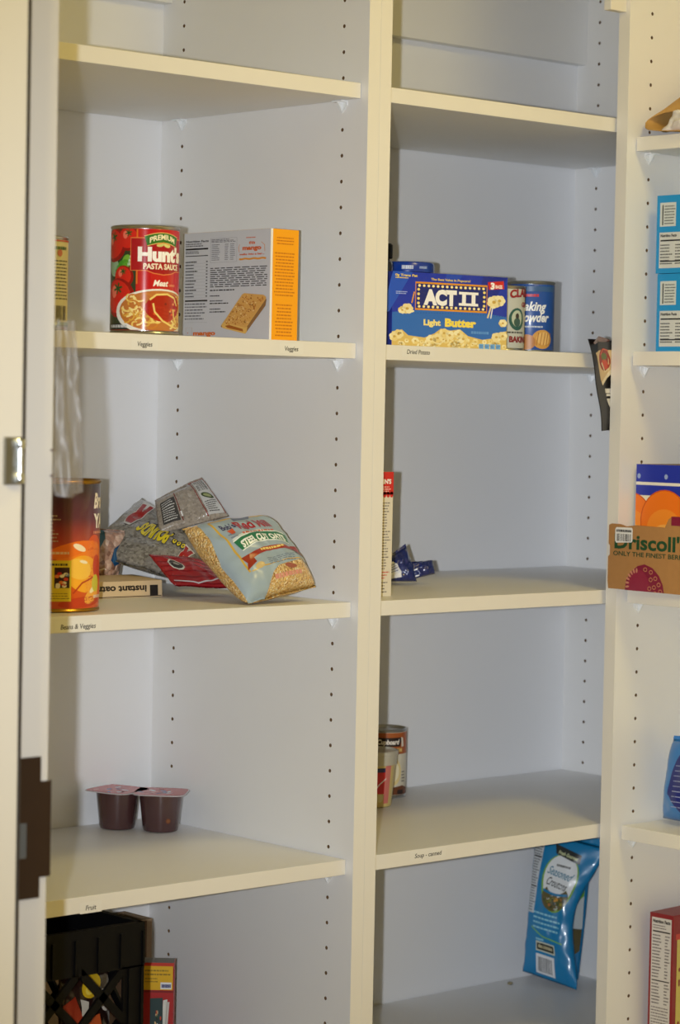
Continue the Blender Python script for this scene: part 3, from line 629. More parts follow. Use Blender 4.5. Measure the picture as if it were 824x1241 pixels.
# ------------------------------------------------------------ bags
def sm(x, e): return max(0.0, 1 - abs(2 * x - 1) ** e) ** 0.5
class Bag:
    """pillow pouch over four corners BL, BR, TR, TL; front side faces the cross product of right and up"""
    def __init__(s, BL, BR, TR, TL, thick, wr=0.002, seed=0, seam=(0.06, 0.06), bulge=(3.0, 3.0), wf=30, back=1.0, asym=0.0, pinch=0.0, rin=0.0):
        s.c = [V3(p) for p in (BL, BR, TR, TL)]; s.t = thick; s.wr = wr; s.sd = seed * 7.31; s.seam = seam; s.b = bulge; s.wf = wf; s.back = back; s.asym = asym; s.pinch = pinch; s.rin = rin
        U = (s.c[1] - s.c[0] + s.c[2] - s.c[3]); V = (s.c[3] - s.c[0] + s.c[2] - s.c[1]); s.N = U.cross(V).normalized()
        s.W = U.length / 2; s.H = V.length / 2
    def prof(s, u, v):
        a, b = s.seam; w = (v - a) / (1 - a - b)
        if w <= 0 or w >= 1: return 0.0
        return sm(u, s.b[0]) * sm(w, s.b[1]) * (1 + s.asym * (0.5 - v))
    def P(s, u, v, side=1, off=0.0):
        uu = u
        if s.pinch:
            k = 1 - s.pinch * (1 - sm(v, 4)); uu = 0.5 + (u - .5) * k
        if s.rin: uu = uu * (1 - s.rin * max(0, math.sin(math.pi * min(1, v / .9))) ** 1.5)
        p = (s.c[0] * (1 - uu) + s.c[1] * uu) * (1 - v) + (s.c[3] * (1 - uu) + s.c[2] * uu) * v
        pr = s.prof(u, v); q = V3((u * s.W * s.wf, v * s.H * s.wf, s.sd))
        n = noise.noise(q) * 1.0 + noise.noise(q * 2.3 + V3((5, 1, 2))) * .6 + (1 - abs(noise.noise(q * 1.3 + V3((9, 3, 4)))) * 2) * .35
        d = s.t / 2 * pr * (1 if side > 0 else s.back) + s.wr * n * (0.35 + pr * .65) * (1 if side > 0 else .3)
        if pr == 0: d = s.wr * .8 * noise.noise(V3((u * s.W * s.wf * 1.5, v * s.H * 60, s.sd)))
        return p + s.N * side * (max(d, 0.0002) if pr > 0 else 0.0003) + (s.N * d if pr == 0 else V3((0, 0, 0)))+ s.N * side * off
    def mesh(s, name, parent, m, nu=44, nv=44, bm=None, **kw):
        mb = MB(); idx = {}
        for side in (1, -1):
            vs = []; fs = []
            for i in range(nu + 1):
                for j in range(nv + 1): vs.append(s.P(i / nu, j / nv, side))
            for i in range(nu):
                for j in range(nv):
                    k = i * (nv + 1) + j; f = (k, k + nv + 1, k + nv + 2, k + 1); fs.append(f if side > 0 else f[::-1])
            mb.add(vs, fs, m if side > 0 or bm is None else bm)
        me = build(name, mb, parent, recalc=False, **kw)
        b = bmesh.new(); b.from_mesh(me.data); bmesh.ops.remove_doubles(b, verts=b.verts, dist=0.0007)
        bmesh.ops.recalc_face_normals(b, faces=b.faces); b.to_mesh(me.data); b.free()
        me.data.polygons.foreach_set('use_smooth', [True] * len(me.data.polygons))
        return me
    def map(s, W, H, side=1):
        """art in W x H units, y down, seen from the front"""
        def f(x, y, n):
            u, v = min(max(x / W, 0), 1), min(max(1 - y / H, 0), 1)
            return s.P(u, v, side, n + 0.0002)
        return f
PLK = dict(base=0.0004, step=0.00013)
# --- steel cut oats bag (front of the pile)
OATS = grain('steel_cut_oats_seen_through_film', [(190, 134, 60), (244, 208, 130), (222, 172, 96), (254, 236, 186)], 420, 0.35, 0.9, 0.8)
ob = Bag((-0.1500, 0.0330, -0.7440), (-0.0320, 0.0430, -0.7270), (-0.0480, 0.1200, -0.6440), (-0.1680, 0.1400, -0.6570), 0.060, 0.0035, 1, (0.02, 0.02), (3.2, 3.0), 34)
ot = thing('oats_bag', (-0.09, 0.10, Z3), 'plump pale blue bag of oats with golden clear ends, front of pile', 'bag')
om = ob.mesh('pouch', ot, OATS, 60, 60)
a = Art(yd=True, rough=.3)            # 100 x 100
BL_ = (158, 176, 186)
pts = [(8, 6)] + [(8 + 92 * k / 10, 6 - 2 * math.sin(k)) for k in range(1, 11)] + [(99.5, 69), (84, 67), (66, 69), (50, 70), (40, 74), (30, 82), (24, 88), (0.5, 88), (0.5, 50), (4, 30)]
a.poly(pts, BL_, 0)
Y_ = (206, 168, 66)
a.stroke([(15, 10), (15, 68)], 2.0, Y_, 1); a.stroke([(16, 9), (92, 7)], 2.6, Y_, 1)
a.stroke([(17, 68), (93, 66)], 0.9, Y_, 1); a.poly([(22, 2), (70, -1), (72, 2), (58, 7), (60, 13), (50, 9), (40, 14), (42, 7), (28, 6)], (86, 96, 128), 2)
a.text("Bob's", 27, 23, 6.5, (60, 50, 92), w=15, bold=.02, lay=3); a.text('Red Mill', 56, 27, 11, (166, 40, 44), w=42, bold=.03, lay=3); a.poly([(22, 25), (30, 23), (29, 29), (24, 30)], (206, 90, 50), 3)
gp = [(20 + 64 * k / 12, 43 - 5 * math.sin(math.pi * k / 12)) for k in range(13)]
a.stroke([(x, y - 5) for x, y in gp], 6, (208, 218, 214), 2); a.words(34, 30.5, 76, 33, 1, (200, 100, 70), .8, 3, 0)
a.stroke(gp, 12, (232, 240, 234), 3); a.stroke(gp, 10, (36, 116, 78), 4); a.text('STEEL CUT OATS', 52, 46.5, 6.2, (240, 244, 236), w=56, bold=.05, lay=5, arc=4)
rp = [(24 + 60 * k / 12, 56 - 4 * math.sin(math.pi * k / 12)) for k in range(13)]
a.stroke(rp, 4.6, (160, 52, 32), 4); a.poly([(15, 54), (27, 53), (27, 62), (14, 66), (18, 60)], (150, 46, 28), 5); a.poly([(80, 52), (95, 52), (91, 57), (94, 63), (81, 60)], (150, 46, 28), 5)
a.words(40, 50.8, 70, 53.4, 1, (240, 210, 120), .8, 6, 0); a.words(20, 28, 28, 42, 4, (120, 130, 150), .4, 2); a.words(40, 61, 90, 68, 4, (110, 122, 140), .4, 2)
a.ell(28, 66, 5, 2.6, (206, 180, 120), 2); a.ell(66, 72, 8, 2, (160, 90, 70), 2, 8); a.words(40, 76, 80, 80, 1, (220, 150, 130), .8, 1, 0.1)
a.build('bag_label', om, ob.map(100, 88), maxlen=1.4, clip=boxclip(0.3, 0.3, 99.7, 87.7), smooth=60, **PLK)

# --- grey bag of beans with red and yellow lettering
FILM = grain('small_dark_beans_under_film', [(96, 92, 84), (132, 128, 118), (150, 146, 136), (112, 108, 100)], 300, 0.22, 0.25, 0.9)
gb = Bag((-0.1870, 0.3170, -0.6960), (-0.1180, 0.1980, -0.7280), (-0.0320, 0.2550, -0.6900), (-0.0620, 0.3600, -0.6280), 0.038, 0.004, 3, (0.03, 0.03), (2.6, 2.6), 30)
gt_ = thing('bean_bag', (-0.12, 0.28, Z3), 'grey film bag of beans with yellow upside-down lettering and red emblems', 'bag')
gm = gb.mesh('pouch', gt_, FILM, 50, 50)
a = Art(yd=True, rough=.25)           # 130 x 70 text runs upside down along the bag
YE, RD = (226, 206, 40), (158, 30, 26)
a.text('POUNDS', 64, 28, 15, (40, 40, 30), w=46, bold=.09, rot=180, lay=1, shear=.2); a.text('POUNDS', 63.6, 28.6, 15, YE, w=45, bold=.05, rot=180, lay=2, shear=.2)
for k in range(3): a.ell(94 + 6.5 * k, 36, 3.6, 4.4, (40, 40, 30), 1); a.ell(94 + 6.5 * k, 36, 2.4, 3.2, YE, 2); a.ell(94 + 6.5 * k, 36, 1.0, 1.4, (60, 60, 50), 3)
for X, Y, S in ((26, 26, 24), (116, 44, 17)):
    a.text('R', X, Y - S * .52, S, (214, 210, 204), w=S * .92, bold=.13, rot=180, lay=3, shear=.3); a.text('R', X, Y - S * .5, S * .96, RD, w=S * .80, bold=.07, rot=180, lay=4, shear=.3)
a.build('bag_print', gm, gb.map(130, 70), maxlen=1.5, clip=boxclip(.5, .5, 129.5, 69.5), smooth=60, **PLK)

# --- grey-brown bag with nutrition panel and barcode
FILM2 = grain('lentils_under_film', [(150, 140, 126), (168, 158, 144), (138, 128, 116), (176, 168, 156)], 380, 0.22, 0.2, 0.9)
lb = Bag((-0.1000, 0.2740, -0.6720), (-0.0150, 0.2350, -0.6480), (-0.0220, 0.2850, -0.5985), (-0.0780, 0.3120, -0.6300), 0.022, 0.0035, 5, (0.02, 0.06), (2.4, 3.0), 34)
lt = thing('lentil_bag', (-0.06, 0.27, Z3), 'grey-brown bag with black nutrition panel and barcode, topmost of pile', 'bag')
lm = lb.mesh('pouch', lt, FILM2, 46, 46)
a = Art(yd=True, rough=.25)           # 100 x 60
a.rect(74, 3, 96, 56, (196, 196, 192), 0); a.stroke([(70, 2), (72, 57)], 1.2, (140, 40, 36), 1); a.stroke([(97, 2), (97, 57)], 1, (140, 40, 36), 1); a.stroke([(70, 3), (97, 3)], 1, (140, 40, 36), 1)
a.bars(76, 6, 94, 24, (52, 48, 46), 12); a.ell(85, 32, 9, 4, (70, 80, 50), 2, 25); a.ell(85, 32, 6, 2.2, (150, 160, 110), 3, 25); a.words(76, 38, 94, 54, 6, (80, 78, 76), .45, 1)
a.rect(8, 16, 34, 52, (70, 68, 66), 0); a.words(10, 18, 32, 50, 9, (206, 206, 200), .4, 1); a.stroke([(36, 10), (37, 54)], 1.4, (120, 44, 40), 1); a.rect(36.5, 40, 39, 48, (230, 230, 226), 2)
a.build('bag_print', lm, lb.map(100, 60), maxlen=2.0, clip=boxclip(.5, .5, 99.5, 59.5), smooth=60, **PLK)

# --- clear bag of pinto beans with blue print
PINTO = grain('pinto_beans_under_film', [(130, 90, 72), (204, 168, 146), (164, 122, 100), (226, 196, 174)], 150, 0.3, 1.0, 0.8)
nb = Bag((-0.2250, 0.2850, -0.7300), (-0.1563, 0.2850, -0.7290), (-0.1380, 0.2950, -0.6680), (-0.1900, 0.3100, -0.6640), 0.020, 0.003, 8, (0.04, 0.03), (2.6, 2.6), 34)
nt_ = thing('pinto_bean_bag', (-0.18, 0.26, Z3), 'clear bag of pinkish tan beans with blue patches beside the large can', 'bag')
nm = nb.mesh('pouch', nt_, PINTO, 44, 44)
a = Art(yd=True, rough=.25)           # 100 x 70
a.poly([(0, 4), (40, 2), (44, 16), (30, 34), (18, 40), (0, 36)], (36, 92, 110), 0); a.poly([(0, 10), (22, 8), (10, 38), (0, 40)], (110, 118, 60), 1); a.stroke([(24, 6), (16, 24), (6, 38)], 1.4, (206, 206, 190), 2); a.rect(24, 6, 32, 8.5, (230, 230, 226), 2)
a.poly([(70, 30), (86, 22), (99, 30), (99, 44), (92, 50), (80, 54), (68, 46)], (24, 70, 110), 1)
for k in range(7): a.stroke([(71 + 3.6 * k, 30 - k * .6), (75 + 3.4 * k, 50 - k * .8)], .8, (70, 124, 160), 2)
a.stroke([(40, 60), (55, 57), (62, 58)], 1, (250, 240, 220), 2)
a.build('bag_print', nm, nb.map(100, 70), maxlen=2.5, clip=boxclip(.5, .5, 99.5, 69.5), smooth=60, **PLK)

# --- red bag with grey emblem under the pile
rb_ = Bag((-0.1450, 0.1820, -0.7320), (-0.0720, 0.1500, -0.7355), (-0.0820, 0.2150, -0.7000), (-0.1420, 0.2420, -0.6950), 0.014, 0.003, 11, (0.03, 0.03), (2.6, 2.6), 40)
rt_ = thing('red_bag', (-0.105, 0.20, Z3), 'crumpled red bag with small dark emblem squeezed under the grey bag', 'bag')
rm = rb_.mesh('pouch', rt_, mat('red_film', (150, 26, 34), 0.25, coat=.6, bump=.4, bscale=90), 40, 40)
a = Art(yd=True, rough=.25)
for k in range(6): a.stroke([(2, 8 + 9 * k), (40, 12 + 9 * k), (98, 10 + 9 * k)], .9, (110, 16, 26), 0)
a.ell(28, 26, 12, 11, (190, 190, 186), 1, n=10); a.ell(28, 26, 10, 9, (52, 50, 52), 2, n=10); a.ell(28, 26, 5, 4, (150, 150, 148), 3, n=10); a.stroke([(4, 52), (40, 57), (96, 46)], 1.4, (200, 196, 196), 2)
a.build('bag_print', rm, rb_.map(100, 60), maxlen=3, clip=boxclip(.5, .5, 99.5, 59.5), smooth=60, **PLK)

# ------------------------------------------------------------ fruit cups
Z4 = shelfz(3) + 0.0001
def cup(c, label, rot):
    t = thing('fruit_cup', c, label, 'cup', 'dark fruit cups'); mb = MB()
    mb.lathe(c, [(0.0205, 0), (0.0228, 0.0012), (0.0240, 0.005), (0.0288, 0.0495), (0.0300, 0.0505)], mat('dark_fruit_plastic', (74, 48, 48), 0.18, coat=.6), 48, caps=(True, False)); cb = build('cup_body', mb, t, smooth=40)
    mb = MB(); n = 40; pts = []
    for j in range(n):
        q = 2 * math.pi * j / n; ca, sa = math.cos(q), math.sin(q); r = 0.0355 / (abs(ca) ** 5 + abs(sa) ** 5) ** .2; x, y = r * ca, r * sa
        if j == 5: x, y = x * 1.10, y * 1.10
        co, si = math.cos(rot), math.sin(rot); pts.append((x * co - y * si, x * si + y * co))
    mb.prism([V3((x, y, 0.0505)) + V3(c) for x, y in pts], (0, 0, 0.0010), mat('foil_lid_edge', (206, 196, 200), 0.25, coat=.5)); ld = build('foil_lid', mb, t)
    a = Art(rough=.25); a.poly([(x * .96, y * .96) for x, y in pts], (196, 92, 96), 0)
    for k in range(14):
        x, y = rr.uniform(-.024, .024), rr.uniform(-.024, .024); a.ell(x, y, rr.uniform(.003, .008), rr.uniform(.002, .004), rr.choice([(60, 90, 160), (214, 220, 232), (180, 40, 50), (90, 120, 180), (226, 150, 150)]), 1 + k % 4, rr.uniform(0, 90), 10)
    a.build('lid_print', ld, lambda x, y, k: V3(c) + V3((x, y, 0.0515 + k)), step=0.00004)
    a = Art(rough=.2); a.ell(0.010, 0.016, 0.0035, 0.0035, (112, 62, 40), 0); a.ell(0.010, 0.016, 0.0022, 0.0022, (134, 84, 52), 1)
    if rot > .5: a.build('fruit_piece', cb, lambda x, y, k: V3(c) + V3((math.cos(math.atan2(CAM.y - c[1], CAM.x - c[0]) + x / .025), math.sin(math.atan2(CAM.y - c[1], CAM.x - c[0]) + x / .025), 0)) * (0.0240 + (y - .005) * .108 + k) + V3((0, 0, y)))
    return t
cup((-0.0900, 0.3660, Z4), 'dark fruit cup with a red foil lid, the farther left one of two', 0.30)
cup((-0.0555, 0.3170, Z4), 'dark fruit cup with a red foil lid, the nearer right one of two', 0.75)

# ------------------------------------------------------------ middle unit, third shelf
t_, b_ = carton('cracker_box', V3((0.0560, 0.0640, Z3)), (0.0600, 0, 0), (0, 0.110, 0), (0, 0, 0.1600), mat('cream_carton', (224, 216, 196), 0.5), 'narrow cream and red box standing beside the left post', 'box')
a = Art(yd=True)                      # 60 x 160
a.rect(0, 0, 60, 29, (206, 34, 30), 0)
for k in range(10): a.ell(3 + 6 * k, 29, 3, 4, (206, 34, 30), 0, n=10)
a.text("ZATARAIN'S", 33, 15, 5.5, (250, 240, 234), w=46, bold=.05, lay=1); a.words(20, 18, 56, 26, 3, (244, 190, 180), .5, 1)
a.words(22, 38, 57, 126, 24, (120, 112, 104), .34, 1, .25); a.words(22, 127, 57, 138, 3, (206, 110, 90), .4, 1); a.words(22, 140, 57, 156, 4, (120, 112, 104), .34, 1)
a.build('printed_face', b_, facemap((0.056, 0.064, Z3 + .16), (0.116, 0.064, Z3 + .16), (0.056, 0.064, Z3), 60, 160, (0, -1, 0)))
# crumpled navy packet
kt = thing('crumpled_packet', (0.285, 0.21, Z3), 'crumpled navy blue packet with a white sticker', 'packet')
NAVY = mat('navy_foil', (20, 38, 104), 0.28, coat=.6, bump=.3, bscale=120)
kb = Bag((0.2345, 0.2227, Z3 + 0.0055), (0.2885, 0.1967, Z3 + 0.0050), (0.2860, 0.2180, Z3 + 0.0560), (0.2445, 0.2247, Z3 + 0.0300), 0.026, 0.0055, 21, (0.0, 0.10), (3, 2.4), 60)
km = kb.mesh('packet_body', kt, NAVY, 36, 36)
k2 = Bag((0.2825, 0.2047, Z3 + 0.0070), (0.3235, 0.1967, Z3 + 0.0150), (0.3235, 0.2027, Z3 + 0.0330), (0.2825, 0.2127, Z3 + 0.0310), 0.012, 0.006, 27, (0.0, 0.04), (2, 2), 70)
k2.mesh('packet_flap', kt, NAVY, 30, 24)
a = Art(yd=True); a.poly([(14, 40), (40, 30), (62, 72), (60, 90), (30, 96), (12, 62)], (222, 224, 230), 0); a.poly([(18, 46), (38, 38), (52, 70), (28, 78)], (196, 202, 220), 1)
for k in range(4): a.stroke([(20 + 3 * k, 50 + 8 * k), (44 + 3 * k, 42 + 8 * k)], 2.2, (60, 70, 110), 2)
a.build('sticker', km, kb.map(100, 100), maxlen=5, smooth=60, **PLK)
a = Art(yd=True); a.stroke([(6, 80), (14, 56), (30, 50)], 7, (236, 238, 244), 1); a.stroke([(2, 92), (34, 88)], 7, (236, 238, 244), 1); a.build('flap_print', km, k2.map(100, 100), maxlen=6, clip=boxclip(1, 1, 99, 99), **PLK)

# ------------------------------------------------------------ middle unit, fourth shelf
SC = (0.3975, 0.3720, Z4)
st, sw = can('soup_can', SC, 0.0330, 0.1000, 'soup can with orange and cream label behind the lidded tub', 'can', mat('cream_soup_label', (226, 218, 196), 0.35, coat=.2), TIN)
a = Art()
a.rect(-0.030, 0.0640, 0.052, 0.0950, (176, 92, 40), 0); a.poly([(-0.03, 0.0750), (0.026, 0.0750), (0.030, 0.0880), (-0.03, 0.0880)], (40, 26, 26), 1)
a.text('Cupboard', 0.0075, 0.0785, 0.0068, (250, 240, 224), w=0.034, bold=.04, shear=.2, lay=2); a.text('MUSHROOM', 0.010, 0.0670, 0.0055, (236, 200, 120), w=0.040, bold=.04, lay=2)
a.poly([(0.029, 0.0740), (0.034, 0.0750), (0.032, 0.0870), (0.028, 0.0885)], (236, 226, 210), 2)
a.ell(0.014, 0.0380, 0.015, 0.0200, (236, 214, 150), 1); a.ell(0.014, 0.0390, 0.011, 0.0150, (246, 234, 196), 2); a.ell(0.015, 0.0400, 0.002, 0.0025, (186, 140, 80), 3)
a.poly([(0.002, 0.005), (0.05, 0.005), (0.05, 0.012), (0.032, 0.0180), (0.016, 0.0160), (0.002, 0.0120)], (112, 62, 34), 2); a.rect(0.022, 0.006, 0.034, 0.012, (44, 34, 32), 3); a.words(0.030, 0.022, 0.038, 0.040, 4, (110, 104, 90), .4, 3)
a.build('label_print', sw, cylmap(SC, 0.0329), maxlen=0.004, smooth=40)
UC = (0.3200, 0.3140, Z4)
ut = thing('plastic_tub', UC, 'small red and yellow tub with clear lid in front of soup can', 'tub')
mb = MB(); mb.lathe(UC, [(0.0270, 0), (0.0290, 0.0015), (0.0345, 0.0620), (0.0350, 0.0635)], mat('tub_plastic', (220, 196, 120), 0.3, coat=.3), 48, caps=(True, False)); ub = build('tub_body', mb, ut, smooth=40)
mb = MB(); mb.lathe(UC, [(0.0352, 0.0600), (0.0362, 0.0605), (0.0362, 0.0740), (0.0380, 0.0745), (0.0380, 0.0790), (0.0360, 0.0800), (0.0350, 0.0770), (0.0005, 0.0770)], mat('clear_lid_plastic', (216, 210, 190), 0.25, alpha=0.75), 48, caps=(False, False)); build('tub_lid', mb, ut, smooth=40)
a = Art(); a.rect(-0.03, 0.0510, 0.0200, 0.0570, (36, 40, 92), 1); a.rect(-0.03, 0.0200, 0.0260, 0.0510, (206, 26, 34), 0); a.rect(0.020, 0.006, 0.030, 0.062, (214, 120, 110), 1)
a.stroke([(0.004, 0.024), (0.012, 0.034), (0.022, 0.042)], 0.0014, (240, 230, 226), 2); a.poly([(-.03, .020), (.010, .020), (0.004, 0.032), (-.03, .036)], (230, 170, 40), 2); a.ell(0.014, 0.014, 0.005, 0.006, (226, 214, 150), 1)
cm_ = lambda x, y, k: V3(UC) + V3((math.cos(math.atan2(CAM.y - UC[1], CAM.x - UC[0]) + x / .032), math.sin(math.atan2(CAM.y - UC[1], CAM.x - UC[0]) + x / .032), 0)) * (0.0290 + (y - .0015) * .0909 + k) + V3((0, 0, y))
a.build('label_print', ub, cm_, maxlen=0.004, smooth=40)

# ------------------------------------------------------------ blue pouch leaning in the corner of the lowest bay
Z5 = shelfz(4) + 0.0001
pb_ = Bag((0.7080, 0.3780, Z5 + 0.0180), (0.7330, 0.2880, Z5 + 0.0020), (0.7850, 0.2820, -1.1600), (0.7390, 0.3850, -1.1420), 0.026, 0.0035, 31, (0.015, 0.05), (2.4, 2.6), 26, rin=0.26)
BLU = mat('blue_pouch', (14, 124, 178), 0.3, coat=.4, bump=.15, bscale=60)
pt_ = thing('topping_pouch', (0.745, 0.33, Z5), 'tall bright blue food pouch leaning in the lower corner', 'pouch')
pm = pb_.mesh('pouch_body', pt_, BLU, 44, 60)
a = Art(yd=True, rough=.3)            # 100 x 220
a.rect(2, 22, 18, 130, (198, 204, 208), 1); a.words(3, 26, 17, 128, 26, (90, 90, 96), .4, 2); a.rect(3, 46, 17, 48, (20, 20, 24), 3); a.rect(3, 90, 17, 92, (20, 20, 24), 3)
a.ell(56, 78, 31, 44, (120, 170, 60), 1, -8, 30); a.ell(56, 76, 28, 41, (226, 230, 232), 2, -8, 30); a.ell(57, 100, 26, 20, (96, 88, 50), 3, -4, 26, 0, 360)
for k in range(26):
    q = rr.uniform(.2, 2.9); r_ = rr.uniform(.2, .95); a.ell(57 + 24 * r_ * math.cos(q), 98 + 19 * r_ * math.sin(q), 3, 2.4, rr.choice([(150, 140, 50), (200, 140, 50), (70, 84, 40), (170, 110, 60), (50, 60, 40)]), 4 + k % 3, n=7)
a.ell(56, 68, 25, 27, (226, 230, 232), 8, 0, 26); a.stroke([(32 + 4 * k, 92 + 3 * math.sin(k / 12 * 3.14)) for k in range(13)], 3.5, (20, 120, 170), 9)
a.poly([(34, 22), (74, 30), (76, 44), (66, 42), (38, 36)], (40, 44, 44), 9); a.text('Fresh Gourmet', 56, 37, 5, (200, 206, 160), w=30, bold=.04, rot=8, lay=10)
a.words(44, 50, 66, 54, 1, (70, 70, 70), .8, 9, 0); a.text('Seasoned', 54, 69, 12, (30, 120, 150), w=44, bold=.01, shear=.4, lay=9, rot=6); a.text('Croutons', 54, 85, 12, (40, 46, 44), w=40, bold=.01, shear=.4, lay=9, rot=6)
a.words(18, 124, 76, 152, 4, (150, 210, 226), .35, 1, .15); a.stroke([(14, 150), (40, 160), (80, 163)], 1.6, (130, 190, 70), 1); a.words(26, 163, 42, 167, 1, (150, 210, 226), .7, 1)
a.rect(26, 168, 64, 182, (206, 210, 190), 1); a.rect(28, 170, 62, 180, (40, 40, 34), 2); a.words(31, 172.5, 59, 177.5, 1, (200, 190, 150), .8, 3, 0)
a.rect(26, 186, 62, 214, (226, 228, 230), 1); a.bars(30, 190, 58, 211, (28, 28, 32), 14, lay=2)
a.build('pouch_print', pm, pb_.map(100, 220), maxlen=5, clip=boxclip(.5, .5, 99.5, 219.5), smooth=60, base=0.0003, step=0.00006)
mb = MB(); p0 = pb_.P(1, .80); p1 = pb_.P(1, .28)                               # side gusset showing the front print
G = [V3(p) for p in ((0.777, 0.352, -1.2772), (0.777, 0.3140, -1.2300), (0.777, 0.3190, -1.2823), (0.777, 0.3250, -1.3349), (0.777, 0.331, -1.3836), (0.777, 0.350, -1.3836))]
mb.prism(G, (0.006, 0.0, 0), BLU); gs = build('side_gusset', mb, pt_)
a = Art(); a.poly([(.352, -1.262), (.316, -1.238), (.3195, -1.302), (.338, -1.306), (.352, -1.296)], (206, 212, 210), 1); a.poly([(.352, -1.268), (.3165, -1.240), (.3168, -1.250), (.352, -1.281)], (110, 176, 50), 2); a.poly([(.350, -1.3050), (.3200, -1.3030), (.3240, -1.337), (.335, -1.345)], (96, 84, 44), 1)
a.build('pouch_print', gs, lambda x, y, n: V3((.777 - n, x, y)))
mb = MB(); mb.lathe((0.6850, 0.3830, Z5), [(0.003, 0), (0.0048, 0.001), (0.004, 0.003), (0.0012, 0.004)], mat('crumb', (150, 140, 110), .9), 7); build('crumb', mb, None, label='tiny tan crumb on the lowest shelf left of the blue pouch', cat='crumb')

# ------------------------------------------------------------ crate and boxes low on the left
KX0, KX1, KY0, KY1, KZ1 = -0.640, -0.3110, 0.0180, 0.3200, -1.1080
ct = thing('milk_crate', ((KX0 + KX1) / 2, 0.17, Z5), 'black plastic milk crate on the lowest left shelf', 'crate')
def crate_wall(O, A, N, W):
    """lattice wall: A along, N outward; rim bands, ribs, and a diamond opening grid in the middle"""
    O, A, N = V3(O), V3(A), V3(N); Z = V3((0, 0, 1)); mb = MB(); H = KZ1 - Z5
    def bar(a0, z0, a1, z1, d=0.004): mb.obox(O + A * a0 + Z * z0, A * (a1 - a0), -N * d, Z * (z1 - z0), BLACK)
    bar(0, H - 0.010, W, H, 0.008); bar(0, H - 0.030, W, H - 0.010, .003); bar(0, H - 0.046, W, H - 0.030, .0045); bar(0, H - 0.052, W, H - 0.046, .006); bar(0, 0, W, 0.030)
    bar(0, 0, 0.030, H - 0.05); bar(W - 0.030, 0, W, H - 0.05)
    n = int(W / 0.032)
    for k in range(n + 1):                                                     # vertical ribs standing proud on the band
        a_ = 0.002 + (W - 0.006) * k / n; mb.obox(O + A * a_ + Z * (H - 0.050) + N * 0.003, A * 0.0025, -N * 0.003, Z * 0.040, BLACK)
    for a_ in (0.004, 0.022, W - 0.024, W - 0.006): mb.obox(O + A * a_ + N * .003, A * .0025, -N * .003, Z * (H - .052), BLACK)
    z0, z1 = 0.030, H - 0.050; a0, a1 = 0.030, W - 0.030; S = 0.068
    def dia(sgn):
        x = a0 - (z1 - z0)
        while x < a1 + (z1 - z0):
            p, q = (x, z0), (x + (z1 - z0), z1)
            if sgn < 0: p, q = (x, z1), (x + (z1 - z0), z0)
            f0 = max(0, (a0 - p[0]) / (q[0] - p[0])); f1 = min(1, (a1 - p[0]) / (q[0] - p[0]))
            if f1 > f0:
                P0 = (p[0] + (q[0] - p[0]) * f0, p[1] + (q[1] - p[1]) * f0); P1 = (p[0] + (q[0] - p[0]) * f1, p[1] + (q[1] - p[1]) * f1)
                w_ = 0.0070; mb.prism([O + A * P0[0] + Z * (P0[1] - w_), O + A * P0[0] + Z * (P0[1] + w_), O + A * P1[0] + Z * (P1[1] + w_), O + A * P1[0] + Z * (P1[1] - w_)], -N * .004, BLACK)
            x += S
    dia(1); dia(-1)
    return build('crate_wall', mb, ct)
crate_wall((KX0, KY0, Z5), (1, 0, 0), (0, -1, 0), KX1 - KX0)
crate_wall((KX1, KY0 + .0005, Z5), (0, 1, 0), (1, 0, 0), KY1 - KY0 - .001)
crate_wall((KX1, KY1, Z5), (-1, 0, 0), (0, 1, 0), KX1 - KX0)
crate_wall((KX0, KY1 - .0005, Z5), (0, -1, 0), (-1, 0, 0), KY1 - KY0 - .001)
mb = MB()
for k in range(10):
    x = KX0 + 0.010 + k * 0.033; mb.box(x, x + 0.012, KY0 + .009, KY1 - .009, Z5 + 0.002, Z5 + 0.006, BLACK)
for k in range(9):
    y = KY0 + 0.012 + k * 0.031; mb.box(KX0 + .009, KX1 - .009, y, y + 0.010, Z5 + 0.0002, Z5 + 0.002, BLACK)
build('crate_floor', mb, ct)
# things in the crate
def packet(name, c, w_, h_, d_, rz, tilt, col, label, art=None, cat='packet'):
    R = Matrix.Rotation(rz, 3, 'Z') @ Matrix.Rotation(tilt, 3, 'X'); c = V3(c); cr = [R @ V3(p) + c for p in ((-w_ / 2, 0, 0), (w_ / 2, 0, 0), (w_ / 2, 0, h_), (-w_ / 2, 0, h_))]
    b = Bag(*cr, d_, 0.003, int(abs(c.x) * 100), (0.04, 0.04), (2.6, 2.6), 36)
    t = thing(name, c, label, cat); m_ = b.mesh('pouch', t, col, 26, 26)
    if art: art.build('print', m_, b.map(100, 100), maxlen=8, clip=boxclip(1, 1, 99, 99), smooth=60, **PLK)
a = Art(yd=True); a.ell(60, 10, 20, 6, (226, 186, 30), 0, -6); a.ell(56, 11, 10, 3, (246, 222, 90), 1, -10); a.poly([(4, 18), (26, 14), (46, 34), (40, 44), (8, 34)], (156, 44, 24), 0); a.poly([(44, 28), (74, 26), (94, 60), (60, 64)], (226, 104, 50), 1); a.poly([(36, 16), (50, 18), (48, 26), (36, 25)], (214, 210, 200), 2); a.ell(84, 19, 10, 6, (222, 216, 206), 1, 10); a.ell(86, 20, 5, 3, (60, 40, 36), 2, 10); a.poly([(10, 60), (60, 70), (60, 96), (8, 96)], (110, 30, 24), 0)
packet('snack_packet', (-0.362, 0.058, Z5 + 0.008), 0.080, 0.215, 0.016, 0.12, -0.04, mat('dark_snack_film', (44, 24, 22), 0.25, coat=.5), 'yellow and red snack packet seen through the crate lattice', a)
a = Art(yd=True); a.poly([(5, 10), (95, 20), (90, 60), (10, 50)], (176, 40, 24), 0); a.ell(50, 75, 30, 16, (214, 200, 186), 1)
